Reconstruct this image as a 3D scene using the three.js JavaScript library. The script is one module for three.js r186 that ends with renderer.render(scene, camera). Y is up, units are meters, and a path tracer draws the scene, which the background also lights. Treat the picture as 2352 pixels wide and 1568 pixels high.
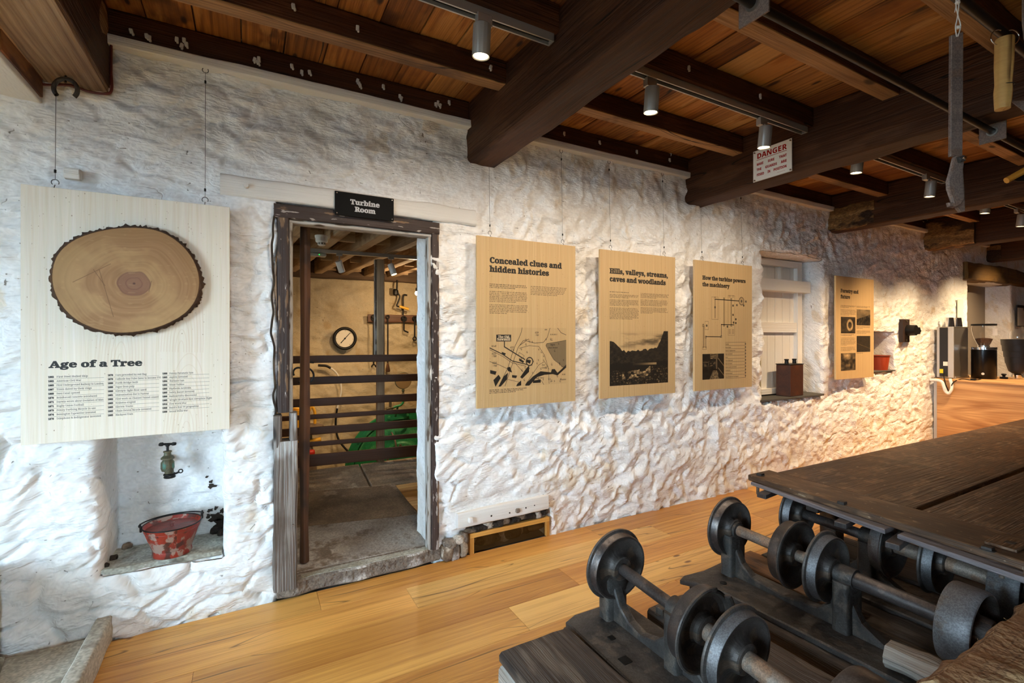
import * as THREE from 'three';
import { RoundedBoxGeometry } from 'three/addons/geometries/RoundedBoxGeometry.js';
import { mergeGeometries, mergeVertices, toCreasedNormals } from 'three/addons/utils/BufferGeometryUtils.js';

// ---------------------------------------------------------------- camera, sky, exposure
const scene = new THREE.Scene();
const YAW = 28.83 * Math.PI / 180, EYE = new THREE.Vector3(0, 1.45, 2.9);
const camera = new THREE.PerspectiveCamera(2 * Math.atan(784 / 1092) * 180 / Math.PI, 2352 / 1568, 0.05, 100);
camera.position.copy(EYE);
camera.lookAt(EYE.x + Math.sin(YAW), EYE.y, EYE.z - Math.cos(YAW));
camera.setViewOffset(2352, 1568, 0, 12, 2352, 1568);
scene.add(camera);
scene.background = new THREE.Color().setRGB(0.6, 0.82, 1.0);      // even overcast daylight
scene.backgroundIntensity = 25.0;
const renderer = new THREE.WebGLRenderer({ antialias: true });
renderer.toneMapping = THREE.LinearToneMapping;
renderer.toneMappingExposure = 1.12;
renderer.shadowMap.enabled = true;
const SOFT = new THREE.Color().setRGB(1.0, 0.8, 0.58), WARM = new THREE.Color().setRGB(1.0, 0.7, 0.4);            // halogen spotlights
const GLOW = new THREE.Color().setRGB(1.0, 0.68, 0.36), LAMP_POWER = 3.4, TURBINE_POWER = 6.5;

// ---------------------------------------------------------------- noise
let seed = 7;
const rnd = () => { seed = (seed + 0x6d2b79f5) | 0; let t = Math.imul(seed ^ (seed >>> 15), 1 | seed); t = (t + Math.imul(t ^ (t >>> 7), 61 | t)) ^ t; return ((t ^ (t >>> 14)) >>> 0) / 4294967296; };
const rr = (a, b) => a + (b - a) * rnd();
const hash = (x, y, z) => { let h = (Math.imul(x, 374761393) + Math.imul(y, 668265263) + Math.imul(z, 1274126177)) | 0; h = Math.imul(h ^ (h >>> 13), 1274126177); return ((h ^ (h >>> 16)) >>> 0) / 4294967296; };
const fade = (t) => t * t * (3 - 2 * t), lerp = (a, b, t) => a + (b - a) * t, clamp = (x, a = 0, b = 1) => Math.min(b, Math.max(a, x));
const sstep = (a, b, x) => fade(clamp((x - a) / (b - a)));
function noise(x, y, z = 0) {
  const X = Math.floor(x), Y = Math.floor(y), Z = Math.floor(z), u = fade(x - X), v = fade(y - Y), w = fade(z - Z);
  const a = lerp(lerp(hash(X, Y, Z), hash(X + 1, Y, Z), u), lerp(hash(X, Y + 1, Z), hash(X + 1, Y + 1, Z), u), v);
  const b = lerp(lerp(hash(X, Y, Z + 1), hash(X + 1, Y, Z + 1), u), lerp(hash(X, Y + 1, Z + 1), hash(X + 1, Y + 1, Z + 1), u), v);
  return lerp(a, b, w) * 2 - 1;
}
function fbm(x, y, z = 0, n = 4) { let s = 0, a = 0.5; for (let i = 0; i < n; i++) { s += a * noise(x, y, z); x = x * 2.03 + 11.3; y = y * 2.03 + 5.7; z = z * 2.03 + 3.1; a *= 0.5; } return s; }
function cells(x, y, k = 0) {           // [nearest, second nearest, id]
  const X = Math.floor(x), Y = Math.floor(y); let f1 = 9, f2 = 9, id = 0;
  for (let j = -1; j < 2; j++) for (let i = -1; i < 2; i++) {
    const cx = X + i + 0.15 + 0.7 * hash(X + i, Y + j, 31 + k), cy = Y + j + 0.15 + 0.7 * hash(X + i, Y + j, 57 + k);
    const d = Math.hypot(cx - x, cy - y);
    if (d < f1) { f2 = f1; f1 = d; id = hash(X + i, Y + j, 91 + k); } else if (d < f2) f2 = d;
  }
  return [f1, f2, id];
}

// ---------------------------------------------------------------- textures (uv in metres)
function tex(w, h, sx, sy, fn, srgb = true) {
  const d = new Uint8Array(w * h * 4);
  for (let y = 0; y < h; y++) for (let x = 0; x < w; x++) {
    const c = fn((x + 0.5) / w * sx, (y + 0.5) / h * sy), o = (y * w + x) * 4;
    if (typeof c === 'number') { d[o] = d[o + 1] = d[o + 2] = clamp(c, 0, 1) * 255; } else { d[o] = clamp(c[0], 0, 255); d[o + 1] = clamp(c[1], 0, 255); d[o + 2] = clamp(c[2], 0, 255); }
    d[o + 3] = 255;
  }
  const t = new THREE.DataTexture(d, w, h, THREE.RGBAFormat);
  t.magFilter = THREE.LinearFilter; t.minFilter = THREE.LinearMipmapLinearFilter; t.generateMipmaps = true;
  t.wrapS = t.wrapT = THREE.MirroredRepeatWrapping; t.repeat.set(1 / sx, 1 / sy);
  if (srgb) t.colorSpace = THREE.SRGBColorSpace;
  t.needsUpdate = true;
  return t;
}
const mix3 = (a, b, t) => [lerp(a[0], b[0], t), lerp(a[1], b[1], t), lerp(a[2], b[2], t)];
const mul3 = (a, k) => [a[0] * k, a[1] * k, a[2] * k];
// wood: u runs along the grain
function woodTex(w, h, sx, sy, o) {
  const K = []; const r0 = seed; seed = o.seed || 1;
  for (let i = 0; i < (o.knots || 0); i++) K.push([rr(0, sx), rr(0, sy), rr(0.008, 0.02) * (o.knotSize || 1)]);
  seed = r0;
  const S = (o.seed || 1) * 13.7;
  return tex(w, h, sx, sy, (u, v) => {
    let vv = v + 0.02 * fbm(u * 1.1 + S, v * 4, S, 3), kd = 0;
    for (const [ku, kv, kr] of K) { const dx = (u - ku) / 2.6, dy = v - kv, q = Math.hypot(dx, dy) / kr; if (q < 7) { vv += Math.sign(dy || 1) * kr * 1.1 * Math.exp(-q * 0.55); kd = Math.max(kd, sstep(1.5, 0.5, q)); } }
    const ring = vv * (o.rings || 60) + (o.cath || 3) * fbm(u * 0.55 + S, v * 3.3, 2 + S, 2), wide = 0.5 + 0.5 * noise(vv * 9 + S, u * 0.5, S + 2);
    const g = clamp(0.42 * (0.5 + 0.5 * noise(ring * 1.1, u * 0.5, S)) + 0.3 * (0.5 + 0.5 * noise(ring * 3.1, u * 0.9, S + 5)) + wide * 0.55 * Math.pow(0.5 + 0.5 * Math.sin(ring * 4.2 + 3 * noise(vv * 30, u * 0.4, S)), 2.2));
    const fib = noise(u * 9 + S, v * 520, S), fib2 = noise(u * 2.5 + S, v * 150, S + 4);
    const blot = fbm(u * 1.7 + S, v * 5, S + 8, 4);
    let c = mix3(o.light, o.dark, clamp(g * (o.grain ?? 0.45) + 0.13 * fib + 0.14 * fib2 + (o.blot ?? 0.35) * blot));
    if (o.stain) { const q = sstep(0.08, 0.4, fbm(u * 3 + S, v * 3.4, S + 3, 5)) * 0.8; c = mix3(c, o.stain, q); }
    if (o.crack) { const cr = sstep(0.045, 0, Math.abs(noise(u * 0.9 + S, v * 26 + 1.4 * noise(u * 3, v * 5, S), S + 21))) * sstep(0.05, 0.5, noise(u * 1.3, v * 9, S + 12)); c = mix3(c, mul3(o.dark, 0.35), cr * o.crack); }
    if (o.pale) { const q = sstep(0.12, 0.32, fbm(u * 2.4 + S, v * 9, S + 17, 5)); c = mix3(c, o.pale, q * 0.75); }
    if (kd) c = mix3(c, o.knot || mul3(o.dark, 0.55), kd * 0.85);
    return c;
  });
}
const grey = (t) => t;
const bumpWood = tex(1024, 256, 1.6, 0.4, (u, v) => 0.5 + 0.25 * noise(u * 6, v * 300) + 0.2 * noise(u * 2, v * 90, 3) + 0.2 * fbm(u * 8, v * 30, 5, 3), false);
const bumpGrit = tex(512, 512, 0.25, 0.25, (u, v) => 0.5 + 0.4 * fbm(u * 60, v * 60, 1, 5), false);
const bumpPlaster = tex(1024, 1024, 0.7, 0.7, (u, v) => {
  const wx = u + 0.02 * fbm(u * 9, v * 9, 4, 3), wy = v + 0.02 * fbm(u * 9, v * 9, 9, 3);
  return 0.5 + 0.46 * fbm(wx * 16, wy * 20, 1, 4) + 0.1 * noise(wx * 40, wy * 160, 5) - 0.16 * sstep(0.035, 0, Math.abs(noise(wx * 6, wy * 9, 7))) * sstep(0, 0.5, noise(u * 5, v * 5, 44)) + 0.03 * noise(u * 160, v * 160);
}, false);
const mat = (o) => new THREE.MeshStandardMaterial({ roughness: 0.8, metalness: 0, ...o });

const wallMap = tex(1024, 1024, 2.2, 2.2, (u, v) => {
  let c = [243, 243, 242];
  c = mix3(c, [230, 225, 217], sstep(0.05, 0.45, fbm(u * 3, v * 3, 2, 5)) * 0.7);
  c = mix3(c, [214, 192, 160], sstep(0.3, 0.55, fbm(u * 7, v * 5, 12, 5)) * 0.5);
  const sp = noise(u * 55, v * 55, 4); if (sp > 0.93) c = mix3(c, [80, 70, 60], sstep(0.93, 0.97, sp) * 0.7);
  return mul3(c, 1 + 0.03 * noise(u * 90, v * 90, 8));
});
const M = {};
M.wall = mat({ map: wallMap, roughness: 0.55, bumpMap: bumpPlaster, bumpScale: 0.014 });
M.plain = mat({ color: '#e2ded6', roughness: 0.8, bumpMap: bumpPlaster, bumpScale: 0.004 });
M.whiteTimber = mat({ color: '#e6e3dd', roughness: 0.6, bumpMap: bumpWood, bumpScale: 0.003 });
M.roomWall = mat({ color: '#8a8177', roughness: 0.9 });
const oakMap = woodTex(2048, 1024, 2.4, 1.2, { seed: 3, light: [234, 186, 108], dark: [168, 114, 52], rings: 30, cath: 3.2, grain: 0.62, blot: 0.55, knots: 1, knot: [112, 72, 38], knotSize: 0.75, crack: 0.5 });
M.oak = ['#ffffff', '#f3e6d2', '#ffeed8', '#e6d3b8'].map((c) => mat({ map: oakMap, color: c, roughness: 0.42, bumpMap: bumpWood, bumpScale: 0.0008 }));
const boardMap = woodTex(1024, 1024, 2.4, 1.2, { seed: 5, light: [208, 146, 76], dark: [96, 56, 25], rings: 40, cath: 2.5, grain: 0.8, blot: 0.6, knots: 10, knot: [40, 22, 12], stain: [84, 50, 26], pale: [204, 156, 96], crack: 1 });
M.board = ['#ffffff', '#e2d0bc', '#c8b199', '#f0dcc0'].map((c) => mat({ map: boardMap, color: c, roughness: 0.75, bumpMap: bumpWood, bumpScale: 0.003 }));
const beamMap = woodTex(1024, 1024, 2.4, 1.2, { seed: 9, light: [76, 47, 29], dark: [33, 19, 12], rings: 30, cath: 2, grain: 0.5, blot: 0.5, crack: 1, knots: 4, pale: [92, 62, 42] });
M.beam = new THREE.MeshPhysicalMaterial({ specularIntensity: 0.4, map: beamMap, roughness: 0.6, bumpMap: bumpWood, bumpScale: 0.006 });
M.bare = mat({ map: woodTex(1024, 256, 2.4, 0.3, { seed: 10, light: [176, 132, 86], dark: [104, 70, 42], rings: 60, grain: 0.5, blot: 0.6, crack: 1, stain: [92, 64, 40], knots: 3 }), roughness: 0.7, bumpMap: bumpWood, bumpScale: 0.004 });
M.joist = new THREE.MeshPhysicalMaterial({ specularIntensity: 0.4, map: beamMap, color: '#ffeeda', roughness: 0.6, bumpMap: bumpWood, bumpScale: 0.005 });
M.rotten = mat({ map: tex(512, 512, 0.8, 0.8, (u, v) => { let q = mix3([158, 120, 72], [104, 74, 42], clamp(0.5 + fbm(u * 6, v * 24, 3, 5))); q = mix3(q, [50, 34, 22], sstep(0.0, 0.25, fbm(u * 5, v * 11, 9, 5))); return mul3(q, 1 + 0.2 * noise(u * 70, v * 200, 3)); }), roughness: 0.9, bumpMap: bumpGrit, bumpScale: 0.012 });
M.weathered = mat({ map: woodTex(1024, 512, 2.4, 0.6, { seed: 15, light: [176, 146, 112], dark: [84, 54, 32], rings: 52, cath: 1.4, grain: 0.75, blot: 0.5, crack: 1, stain: [66, 54, 46] }), roughness: 0.75, bumpMap: bumpWood, bumpScale: 0.01 });
M.greyWood = mat({ map: woodTex(512, 512, 1.2, 0.6, { seed: 18, light: [176, 168, 158], dark: [92, 80, 70], rings: 60, cath: 1.4, grain: 0.5, blot: 0.6, crack: 1, knots: 6, pale: [206, 204, 200] }), roughness: 0.85, bumpMap: bumpWood, bumpScale: 0.008 });
M.post = mat({ map: woodTex(512, 512, 1.2, 0.6, { seed: 19, light: [140, 130, 122], dark: [64, 54, 48], rings: 70, cath: 1.4, grain: 0.6, blot: 0.8, crack: 1, knots: 5, pale: [196, 196, 194], stain: [88, 72, 60] }), roughness: 0.9, bumpMap: bumpWood, bumpScale: 0.012 });
M.doorPaint = mat({ map: tex(512, 512, 0.9, 0.45, (u, v) => {
  let c = mix3([74, 58, 52], [48, 36, 32], 0.5 + 0.5 * fbm(u * 5, v * 30, 3, 4));
  c = mix3(c, [206, 198, 190], sstep(0.3, 0.4, fbm(u * 20, v * 80, 7, 5)) * 0.75);
  c = mix3(c, [150, 118, 84], sstep(0.24, 0.38, fbm(u * 9, v * 50, 17, 5)) * 0.7);
  return c; }), roughness: 0.6, bumpMap: bumpWood, bumpScale: 0.004 });
M.palePaint = mat({ map: tex(512, 256, 0.9, 0.3, (u, v) => mix3(mix3([196, 192, 186], [156, 148, 138], 0.5 + 0.5 * fbm(u * 5, v * 40, 3, 4)), [90, 74, 58], sstep(0.1, 0.34, fbm(u * 8, v * 40, 9, 5)))), roughness: 0.7, bumpMap: bumpWood, bumpScale: 0.004 });
M.pole = mat({ map: woodTex(512, 256, 1.2, 0.3, { seed: 21, light: [104, 66, 36], dark: [48, 28, 15], rings: 30, grain: 0.4, blot: 0.8, stain: [38, 24, 16] }), roughness: 0.6 });
M.rail = mat({ map: woodTex(512, 256, 1.6, 0.4, { seed: 23, light: [98, 62, 40], dark: [56, 32, 20], rings: 40, grain: 0.5, blot: 0.5 }), roughness: 0.55 });
const stoneMap = (s, a, b, c) => tex(512, 512, 0.9, 0.9, (u, v) => { let q = mix3(a, b, clamp(0.5 + fbm(u * 5, v * 5, s, 5))); q = mix3(q, c, sstep(0.08, 0.4, fbm(u * 9, v * 7, s + 9, 5)) * 0.8); return mul3(q, 1 + 0.14 * noise(u * 130, v * 130, s)); });
M.flag = [stoneMap(3, [196, 176, 150], [150, 132, 110], [214, 198, 174]), stoneMap(8, [150, 132, 110], [104, 88, 70], [176, 158, 136]), stoneMap(12, [178, 172, 164], [138, 128, 118], [108, 94, 80])].map((m) => mat({ map: m, roughness: 0.85, bumpMap: bumpGrit, bumpScale: 0.004 }));
M.ledge = mat({ map: stoneMap(17, [176, 176, 164], [132, 126, 110], [86, 78, 64]), roughness: 0.85, bumpMap: bumpGrit, bumpScale: 0.005 });
M.trough = mat({ map: stoneMap(22, [196, 188, 172], [152, 142, 126], [128, 116, 102]), roughness: 0.75, bumpMap: bumpGrit, bumpScale: 0.004 });
M.sill = mat({ map: stoneMap(27, [150, 138, 124], [92, 80, 70], [206, 202, 196]), roughness: 0.9, bumpMap: bumpGrit, bumpScale: 0.02 });
M.slate = mat({ color: '#4c4a46', roughness: 0.8, bumpMap: bumpGrit, bumpScale: 0.004 });
const ironMap = (a, b, c, s) => tex(512, 512, 0.5, 0.5, (u, v) => { let q = mix3(a, b, clamp(0.5 + 0.9 * fbm(u * 14, v * 14, s, 5))); q = mix3(q, c, sstep(0.15, 0.4, fbm(u * 22, v * 22, s + 7, 5)) * 0.7); return mul3(q, 1 + 0.16 * noise(u * 320, v * 320, s)); });
M.iron = mat({ map: ironMap([84, 78, 74], [54, 49, 46], [104, 86, 70], 2), roughness: 0.5, metalness: 0.45, bumpMap: bumpGrit, bumpScale: 0.002 });
M.tread = mat({ map: ironMap([118, 118, 120], [84, 82, 82], [100, 88, 78], 4), roughness: 0.52, metalness: 0.55, bumpMap: bumpGrit, bumpScale: 0.0008 });
M.rusty = mat({ map: ironMap([142, 130, 118], [104, 88, 76], [136, 104, 80], 6), roughness: 0.55, metalness: 0.35, bumpMap: bumpGrit, bumpScale: 0.002 });
M.shaft = mat({ map: ironMap([88, 82, 80], [62, 56, 54], [104, 92, 84], 8), roughness: 0.38, metalness: 0.55, bumpMap: bumpGrit, bumpScale: 0.001 });
M.casting = mat({ map: ironMap([76, 73, 70], [52, 48, 46], [96, 86, 76], 10), roughness: 0.55, metalness: 0.35, bumpMap: bumpGrit, bumpScale: 0.004 });
M.toolIron = mat({ map: ironMap([132, 114, 104], [102, 86, 78], [112, 86, 70], 12), roughness: 0.7, metalness: 0.15, bumpMap: bumpGrit, bumpScale: 0.001 });
M.blackIron = mat({ color: '#1c1a19', roughness: 0.45, metalness: 0.5 });
M.bench = mat({ map: tex(1024, 1024, 2.6, 1.3, (u, v) => { let q = mix3([92, 64, 40], [54, 36, 22], clamp(0.5 + 0.8 * fbm(u * 4, v * 6, 3, 5))); q = mix3(q, [122, 98, 74], sstep(0.12, 0.4, fbm(u * 12, v * 26, 9, 5)) * 0.6); q = mul3(q, 1 + 0.2 * noise(u * 26, v * 210, 6)); const s = noise(u * 38, v * 60, 13); if (s > 0.88) q = mix3(q, [176, 160, 140], 0.6); return q; }), roughness: 0.5, bumpMap: bumpWood, bumpScale: 0.003 });
M.benchEdge = mat({ map: woodTex(512, 256, 1.2, 0.2, { seed: 33, light: [112, 104, 104], dark: [58, 50, 50], rings: 120, grain: 0.5, blot: 0.6, crack: 1, pale: [140, 132, 130] }), roughness: 0.6, bumpMap: bumpWood, bumpScale: 0.006 });
M.sleeper = mat({ map: woodTex(1024, 512, 2.4, 0.8, { seed: 36, light: [76, 64, 55], dark: [38, 30, 25], rings: 50, grain: 0.5, blot: 0.8, crack: 1, stain: [32, 27, 25], pale: [104, 92, 80] }), roughness: 0.75, bumpMap: bumpWood, bumpScale: 0.008 });
M.sleeperBrown = mat({ map: woodTex(1024, 512, 2.4, 0.8, { seed: 38, light: [140, 96, 56], dark: [72, 46, 26], rings: 50, grain: 0.5, blot: 0.7, crack: 1, stain: [62, 42, 26] }), roughness: 0.6, bumpMap: bumpWood, bumpScale: 0.006 });
M.log = mat({ map: woodTex(512, 512, 1.2, 0.6, { seed: 41, light: [150, 112, 74], dark: [64, 44, 28], rings: 70, grain: 0.6, blot: 1, crack: 1, stain: [52, 38, 28], pale: [176, 146, 104] }), roughness: 0.95, bumpMap: bumpGrit, bumpScale: 0.02 });
M.lampGrey = mat({ color: '#a2a19f', roughness: 0.42, metalness: 0.35 });
M.track = mat({ color: '#b4b0ab', roughness: 0.4, metalness: 0.6 });
M.black = new THREE.MeshPhysicalMaterial({ color: '#0c0c0d', roughness: 0.55, specularIntensity: 0.4 });
M.blackSoft = mat({ color: '#1b1b1d', roughness: 0.6 });
M.chrome = mat({ color: '#e4e4e6', roughness: 0.16, metalness: 1 });
M.steel = mat({ color: '#b2aea6', roughness: 0.32, metalness: 0.9 });
M.greyCase = mat({ color: '#b9b9b8', roughness: 0.45, metalness: 0.3 });
M.whitePlastic = mat({ color: '#e9e7e2', roughness: 0.45 });
M.clip = mat({ color: '#c9c6c0', roughness: 0.5 });
M.string = mat({ color: '#e6e2da', roughness: 0.8 });
M.wire = mat({ color: '#6b6866', roughness: 0.35, metalness: 0.8 });
M.redPaint = mat({ map: tex(512, 256, 0.9, 0.24, (u, v) => { let q = mix3([166, 52, 28], [112, 32, 24], 0.5 + 0.5 * fbm(u * 7, v * 7, 2, 4)); q = mix3(q, [156, 148, 136], sstep(0.06, 0.2, fbm(u * 22 + 3, v * 24, 8, 6) + 0.12 * fbm(u * 90, v * 90, 3, 2)) * 0.8); return mix3(q, [62, 34, 26], sstep(0.1, 0.3, fbm(u * 19, v * 19, 19, 5)) * 0.8); }), roughness: 0.5, bumpMap: bumpGrit, bumpScale: 0.001 });
M.redLid = mat({ map: ironMap([132, 60, 52], [102, 46, 40], [82, 56, 50], 30), roughness: 0.55 });
M.tapBrass = mat({ map: ironMap([120, 104, 72], [74, 76, 66], [62, 128, 116], 14), roughness: 0.55, metalness: 0.4 });
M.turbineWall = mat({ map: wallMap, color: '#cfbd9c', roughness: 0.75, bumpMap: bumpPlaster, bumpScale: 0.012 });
M.green = mat({ map: ironMap([40, 142, 86], [26, 108, 64], [84, 150, 98], 16), roughness: 0.4, metalness: 0.1 });
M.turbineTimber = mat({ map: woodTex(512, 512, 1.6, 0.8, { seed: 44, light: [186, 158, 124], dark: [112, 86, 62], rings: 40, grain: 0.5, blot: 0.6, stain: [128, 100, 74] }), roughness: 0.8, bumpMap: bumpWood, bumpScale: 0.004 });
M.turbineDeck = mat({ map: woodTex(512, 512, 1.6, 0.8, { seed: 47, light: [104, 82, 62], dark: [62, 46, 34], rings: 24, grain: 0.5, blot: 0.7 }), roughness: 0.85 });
M.glass = new THREE.MeshPhysicalMaterial({ color: '#ffffff', roughness: 0.03, transmission: 1, thickness: 0, ior: 1.5 });
M.dirtyGlass = new THREE.MeshPhysicalMaterial({ color: '#d8d0c4', roughness: 0.12, transmission: 1, thickness: 0, ior: 1.5 });
M.lampGlow = mat({ color: '#fff0d8', emissive: new THREE.Color().setRGB(1, 0.78, 0.42), emissiveIntensity: 14, roughness: 0.4 });
M.pebble = mat({ map: stoneMap(33, [150, 132, 112], [84, 66, 50], [206, 198, 186]), roughness: 0.9, bumpMap: bumpGrit, bumpScale: 0.01 });
M.darkVoid = mat({ map: stoneMap(37, [70, 58, 46], [34, 28, 22], [96, 80, 62]), roughness: 0.9, bumpMap: bumpGrit, bumpScale: 0.02 });
M.yellow = mat({ color: '#d9a32c', roughness: 0.45 });
M.oliveTimber = mat({ map: woodTex(512, 256, 2.4, 0.5, { seed: 51, light: [120, 90, 40], dark: [70, 48, 20], rings: 24, grain: 0.5, blot: 0.7, stain: [66, 48, 26] }), roughness: 0.75, bumpMap: bumpWood, bumpScale: 0.004 });
M.counterOak = mat({ map: woodTex(1024, 512, 2.2, 1.1, { seed: 54, light: [222, 178, 122], dark: [142, 92, 48], rings: 18, cath: 6, grain: 0.75, blot: 0.25 }), roughness: 0.5 });

// ---------------------------------------------------------------- names, things, parts
const used = {};
const numbered = (n) => { const k = used[n] = (used[n] ?? -1) + 1; return k ? n + '_' + String(k).padStart(3, '0') : n; };
function thing(name, label, category, pos = [0, 0, 0], group) {
  const o = new THREE.Group(); o.name = numbered(name); o.position.set(...pos); o.userData = { label, category };
  if (group) o.userData.group = group;
  scene.add(o); return o;
}
function struct(name, label) { const o = new THREE.Group(); o.name = name; o.userData = { kind: 'structure', ...(label ? { label } : {}) }; scene.add(o); return o; }
function pl(parent, name, geo, m, pos, rot) { const o = new THREE.Mesh(geo, m); o.name = name; if (pos) o.position.set(...pos); if (rot) o.rotation.set(...rot); parent.add(o); return o; }
// geometry given in the room's axes
function pw(parent, name, geo, m) { let p = parent, v = new THREE.Vector3(); while (p && p !== scene) { v.add(p.position); p = p.parent; } geo.translate(-v.x, -v.y, -v.z); return pl(parent, name, geo, m); }

// ---------------------------------------------------------------- geometry helpers
const join = (list) => mergeGeometries(list.map((g) => { const q = g.index ? g.toNonIndexed() : g.clone(); for (const k of Object.keys(q.attributes)) if (!['position', 'normal', 'uv'].includes(k)) q.deleteAttribute(k); return q; }));
const V2 = (x, y) => new THREE.Vector2(x, y), V3 = (x, y, z) => new THREE.Vector3(x, y, z);
function planarUV(g, grain = 'x', off = [0, 0]) {
  if (!g.attributes.normal) g.computeVertexNormals();
  const p = g.attributes.position, n = g.attributes.normal, uv = new Float32Array(p.count * 2), gi = 'xyz'.indexOf(grain);
  for (let i = 0; i < p.count; i++) {
    const P = [p.getX(i), p.getY(i), p.getZ(i)], N = [Math.abs(n.getX(i)), Math.abs(n.getY(i)), Math.abs(n.getZ(i))];
    const d = N[0] > N[1] && N[0] > N[2] ? 0 : N[1] > N[2] ? 1 : 2, others = [0, 1, 2].filter((k) => k !== d);
    const a = others.includes(gi) ? gi : others[0], b = others.find((k) => k !== a);
    uv[i * 2] = P[a] + off[0]; uv[i * 2 + 1] = P[b] + off[1];
  }
  return g.setAttribute('uv', new THREE.BufferAttribute(uv, 2));
}
const at = (g, x, y, z) => g.translate(x, y, z);
function bx(w, h, d, r = 0.004, grain, off) {
  const g = r > 0 ? new RoundedBoxGeometry(w, h, d, 1, Math.min(r, w / 2.1, h / 2.1, d / 2.1)) : new THREE.BoxGeometry(w, h, d);
  return planarUV(g, grain || (w >= h && w >= d ? 'x' : h >= d ? 'y' : 'z'), off);
}
const box = (x0, x1, y0, y1, z0, z1, r, grain, off) => at(bx(x1 - x0, y1 - y0, z1 - z0, r, grain, off), (x0 + x1) / 2, (y0 + y1) / 2, (z0 + z1) / 2);
function cyl(r0, r1, h, n = 24) { const g = new THREE.CylinderGeometry(r0, r1, h, n); const uv = g.attributes.uv; for (let i = 0; i < uv.count; i++) uv.setXY(i, uv.getX(i) * 6.28 * Math.max(r0, r1), uv.getY(i) * h); return g; }
function lathe(pts, n = 48, crease = 0.6) {
  let g = new THREE.LatheGeometry(pts.map(([r, y]) => V2(Math.max(r, 0.00001), y)), n);
  const p = g.attributes.position, uv = g.attributes.uv;
  for (let i = 0; i < p.count; i++) { const a = Math.atan2(p.getZ(i), p.getX(i)), r = Math.hypot(p.getX(i), p.getZ(i)); uv.setXY(i, uv.getX(i) * 0.9, p.getY(i) + r); }
  return crease ? toCreasedNormals(g, crease) : g;
}
function tube(pts, r, seg = 24, n = 8) { const g = new THREE.TubeGeometry(new THREE.CatmullRomCurve3(pts.map((p) => V3(...p))), seg, r, n); const uv = g.attributes.uv; for (let i = 0; i < uv.count; i++) uv.setXY(i, uv.getX(i) * 0.5, uv.getY(i) * r * 6.28); return g; }
function rod(a, b, r, n = 12) { const A = V3(...a), B = V3(...b), g = cyl(r, r, A.distanceTo(B), n); g.applyQuaternion(new THREE.Quaternion().setFromUnitVectors(V3(0, 1, 0), B.clone().sub(A).normalize())); return g.translate((A.x + B.x) / 2, (A.y + B.y) / 2, (A.z + B.z) / 2); }
// polygon in x,z, from y0 up to y1
function slab(pts, y0, y1, bev = 0.004, grain = 'x', off) {
  const s = new THREE.Shape(pts.map(([x, z]) => V2(x, -z)));
  const g = new THREE.ExtrudeGeometry(s, { depth: y1 - y0 - 2 * bev, bevelEnabled: bev > 0, bevelThickness: bev, bevelSize: bev, bevelOffset: -bev, bevelSegments: 1 });
  g.rotateX(-Math.PI / 2).translate(0, y0 + bev, 0); return planarUV(g, grain, off);
}
function plate(pts, depth, bev = 0.003, holes = []) {           // polygon in x,y, thickness along z
  const s = new THREE.Shape(pts.map(([x, y]) => V2(x, y)));
  for (const [hx, hy, hr] of holes) { const p = new THREE.Path(); p.absarc(hx, hy, hr, 0, Math.PI * 2, true); s.holes.push(p); }
  const g = new THREE.ExtrudeGeometry(s, { depth: depth - 2 * bev, bevelEnabled: bev > 0, bevelThickness: bev, bevelSize: bev, bevelOffset: -bev, bevelSegments: 1, curveSegments: 16 });
  g.translate(0, 0, bev); return planarUV(g, 'x');
}
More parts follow.
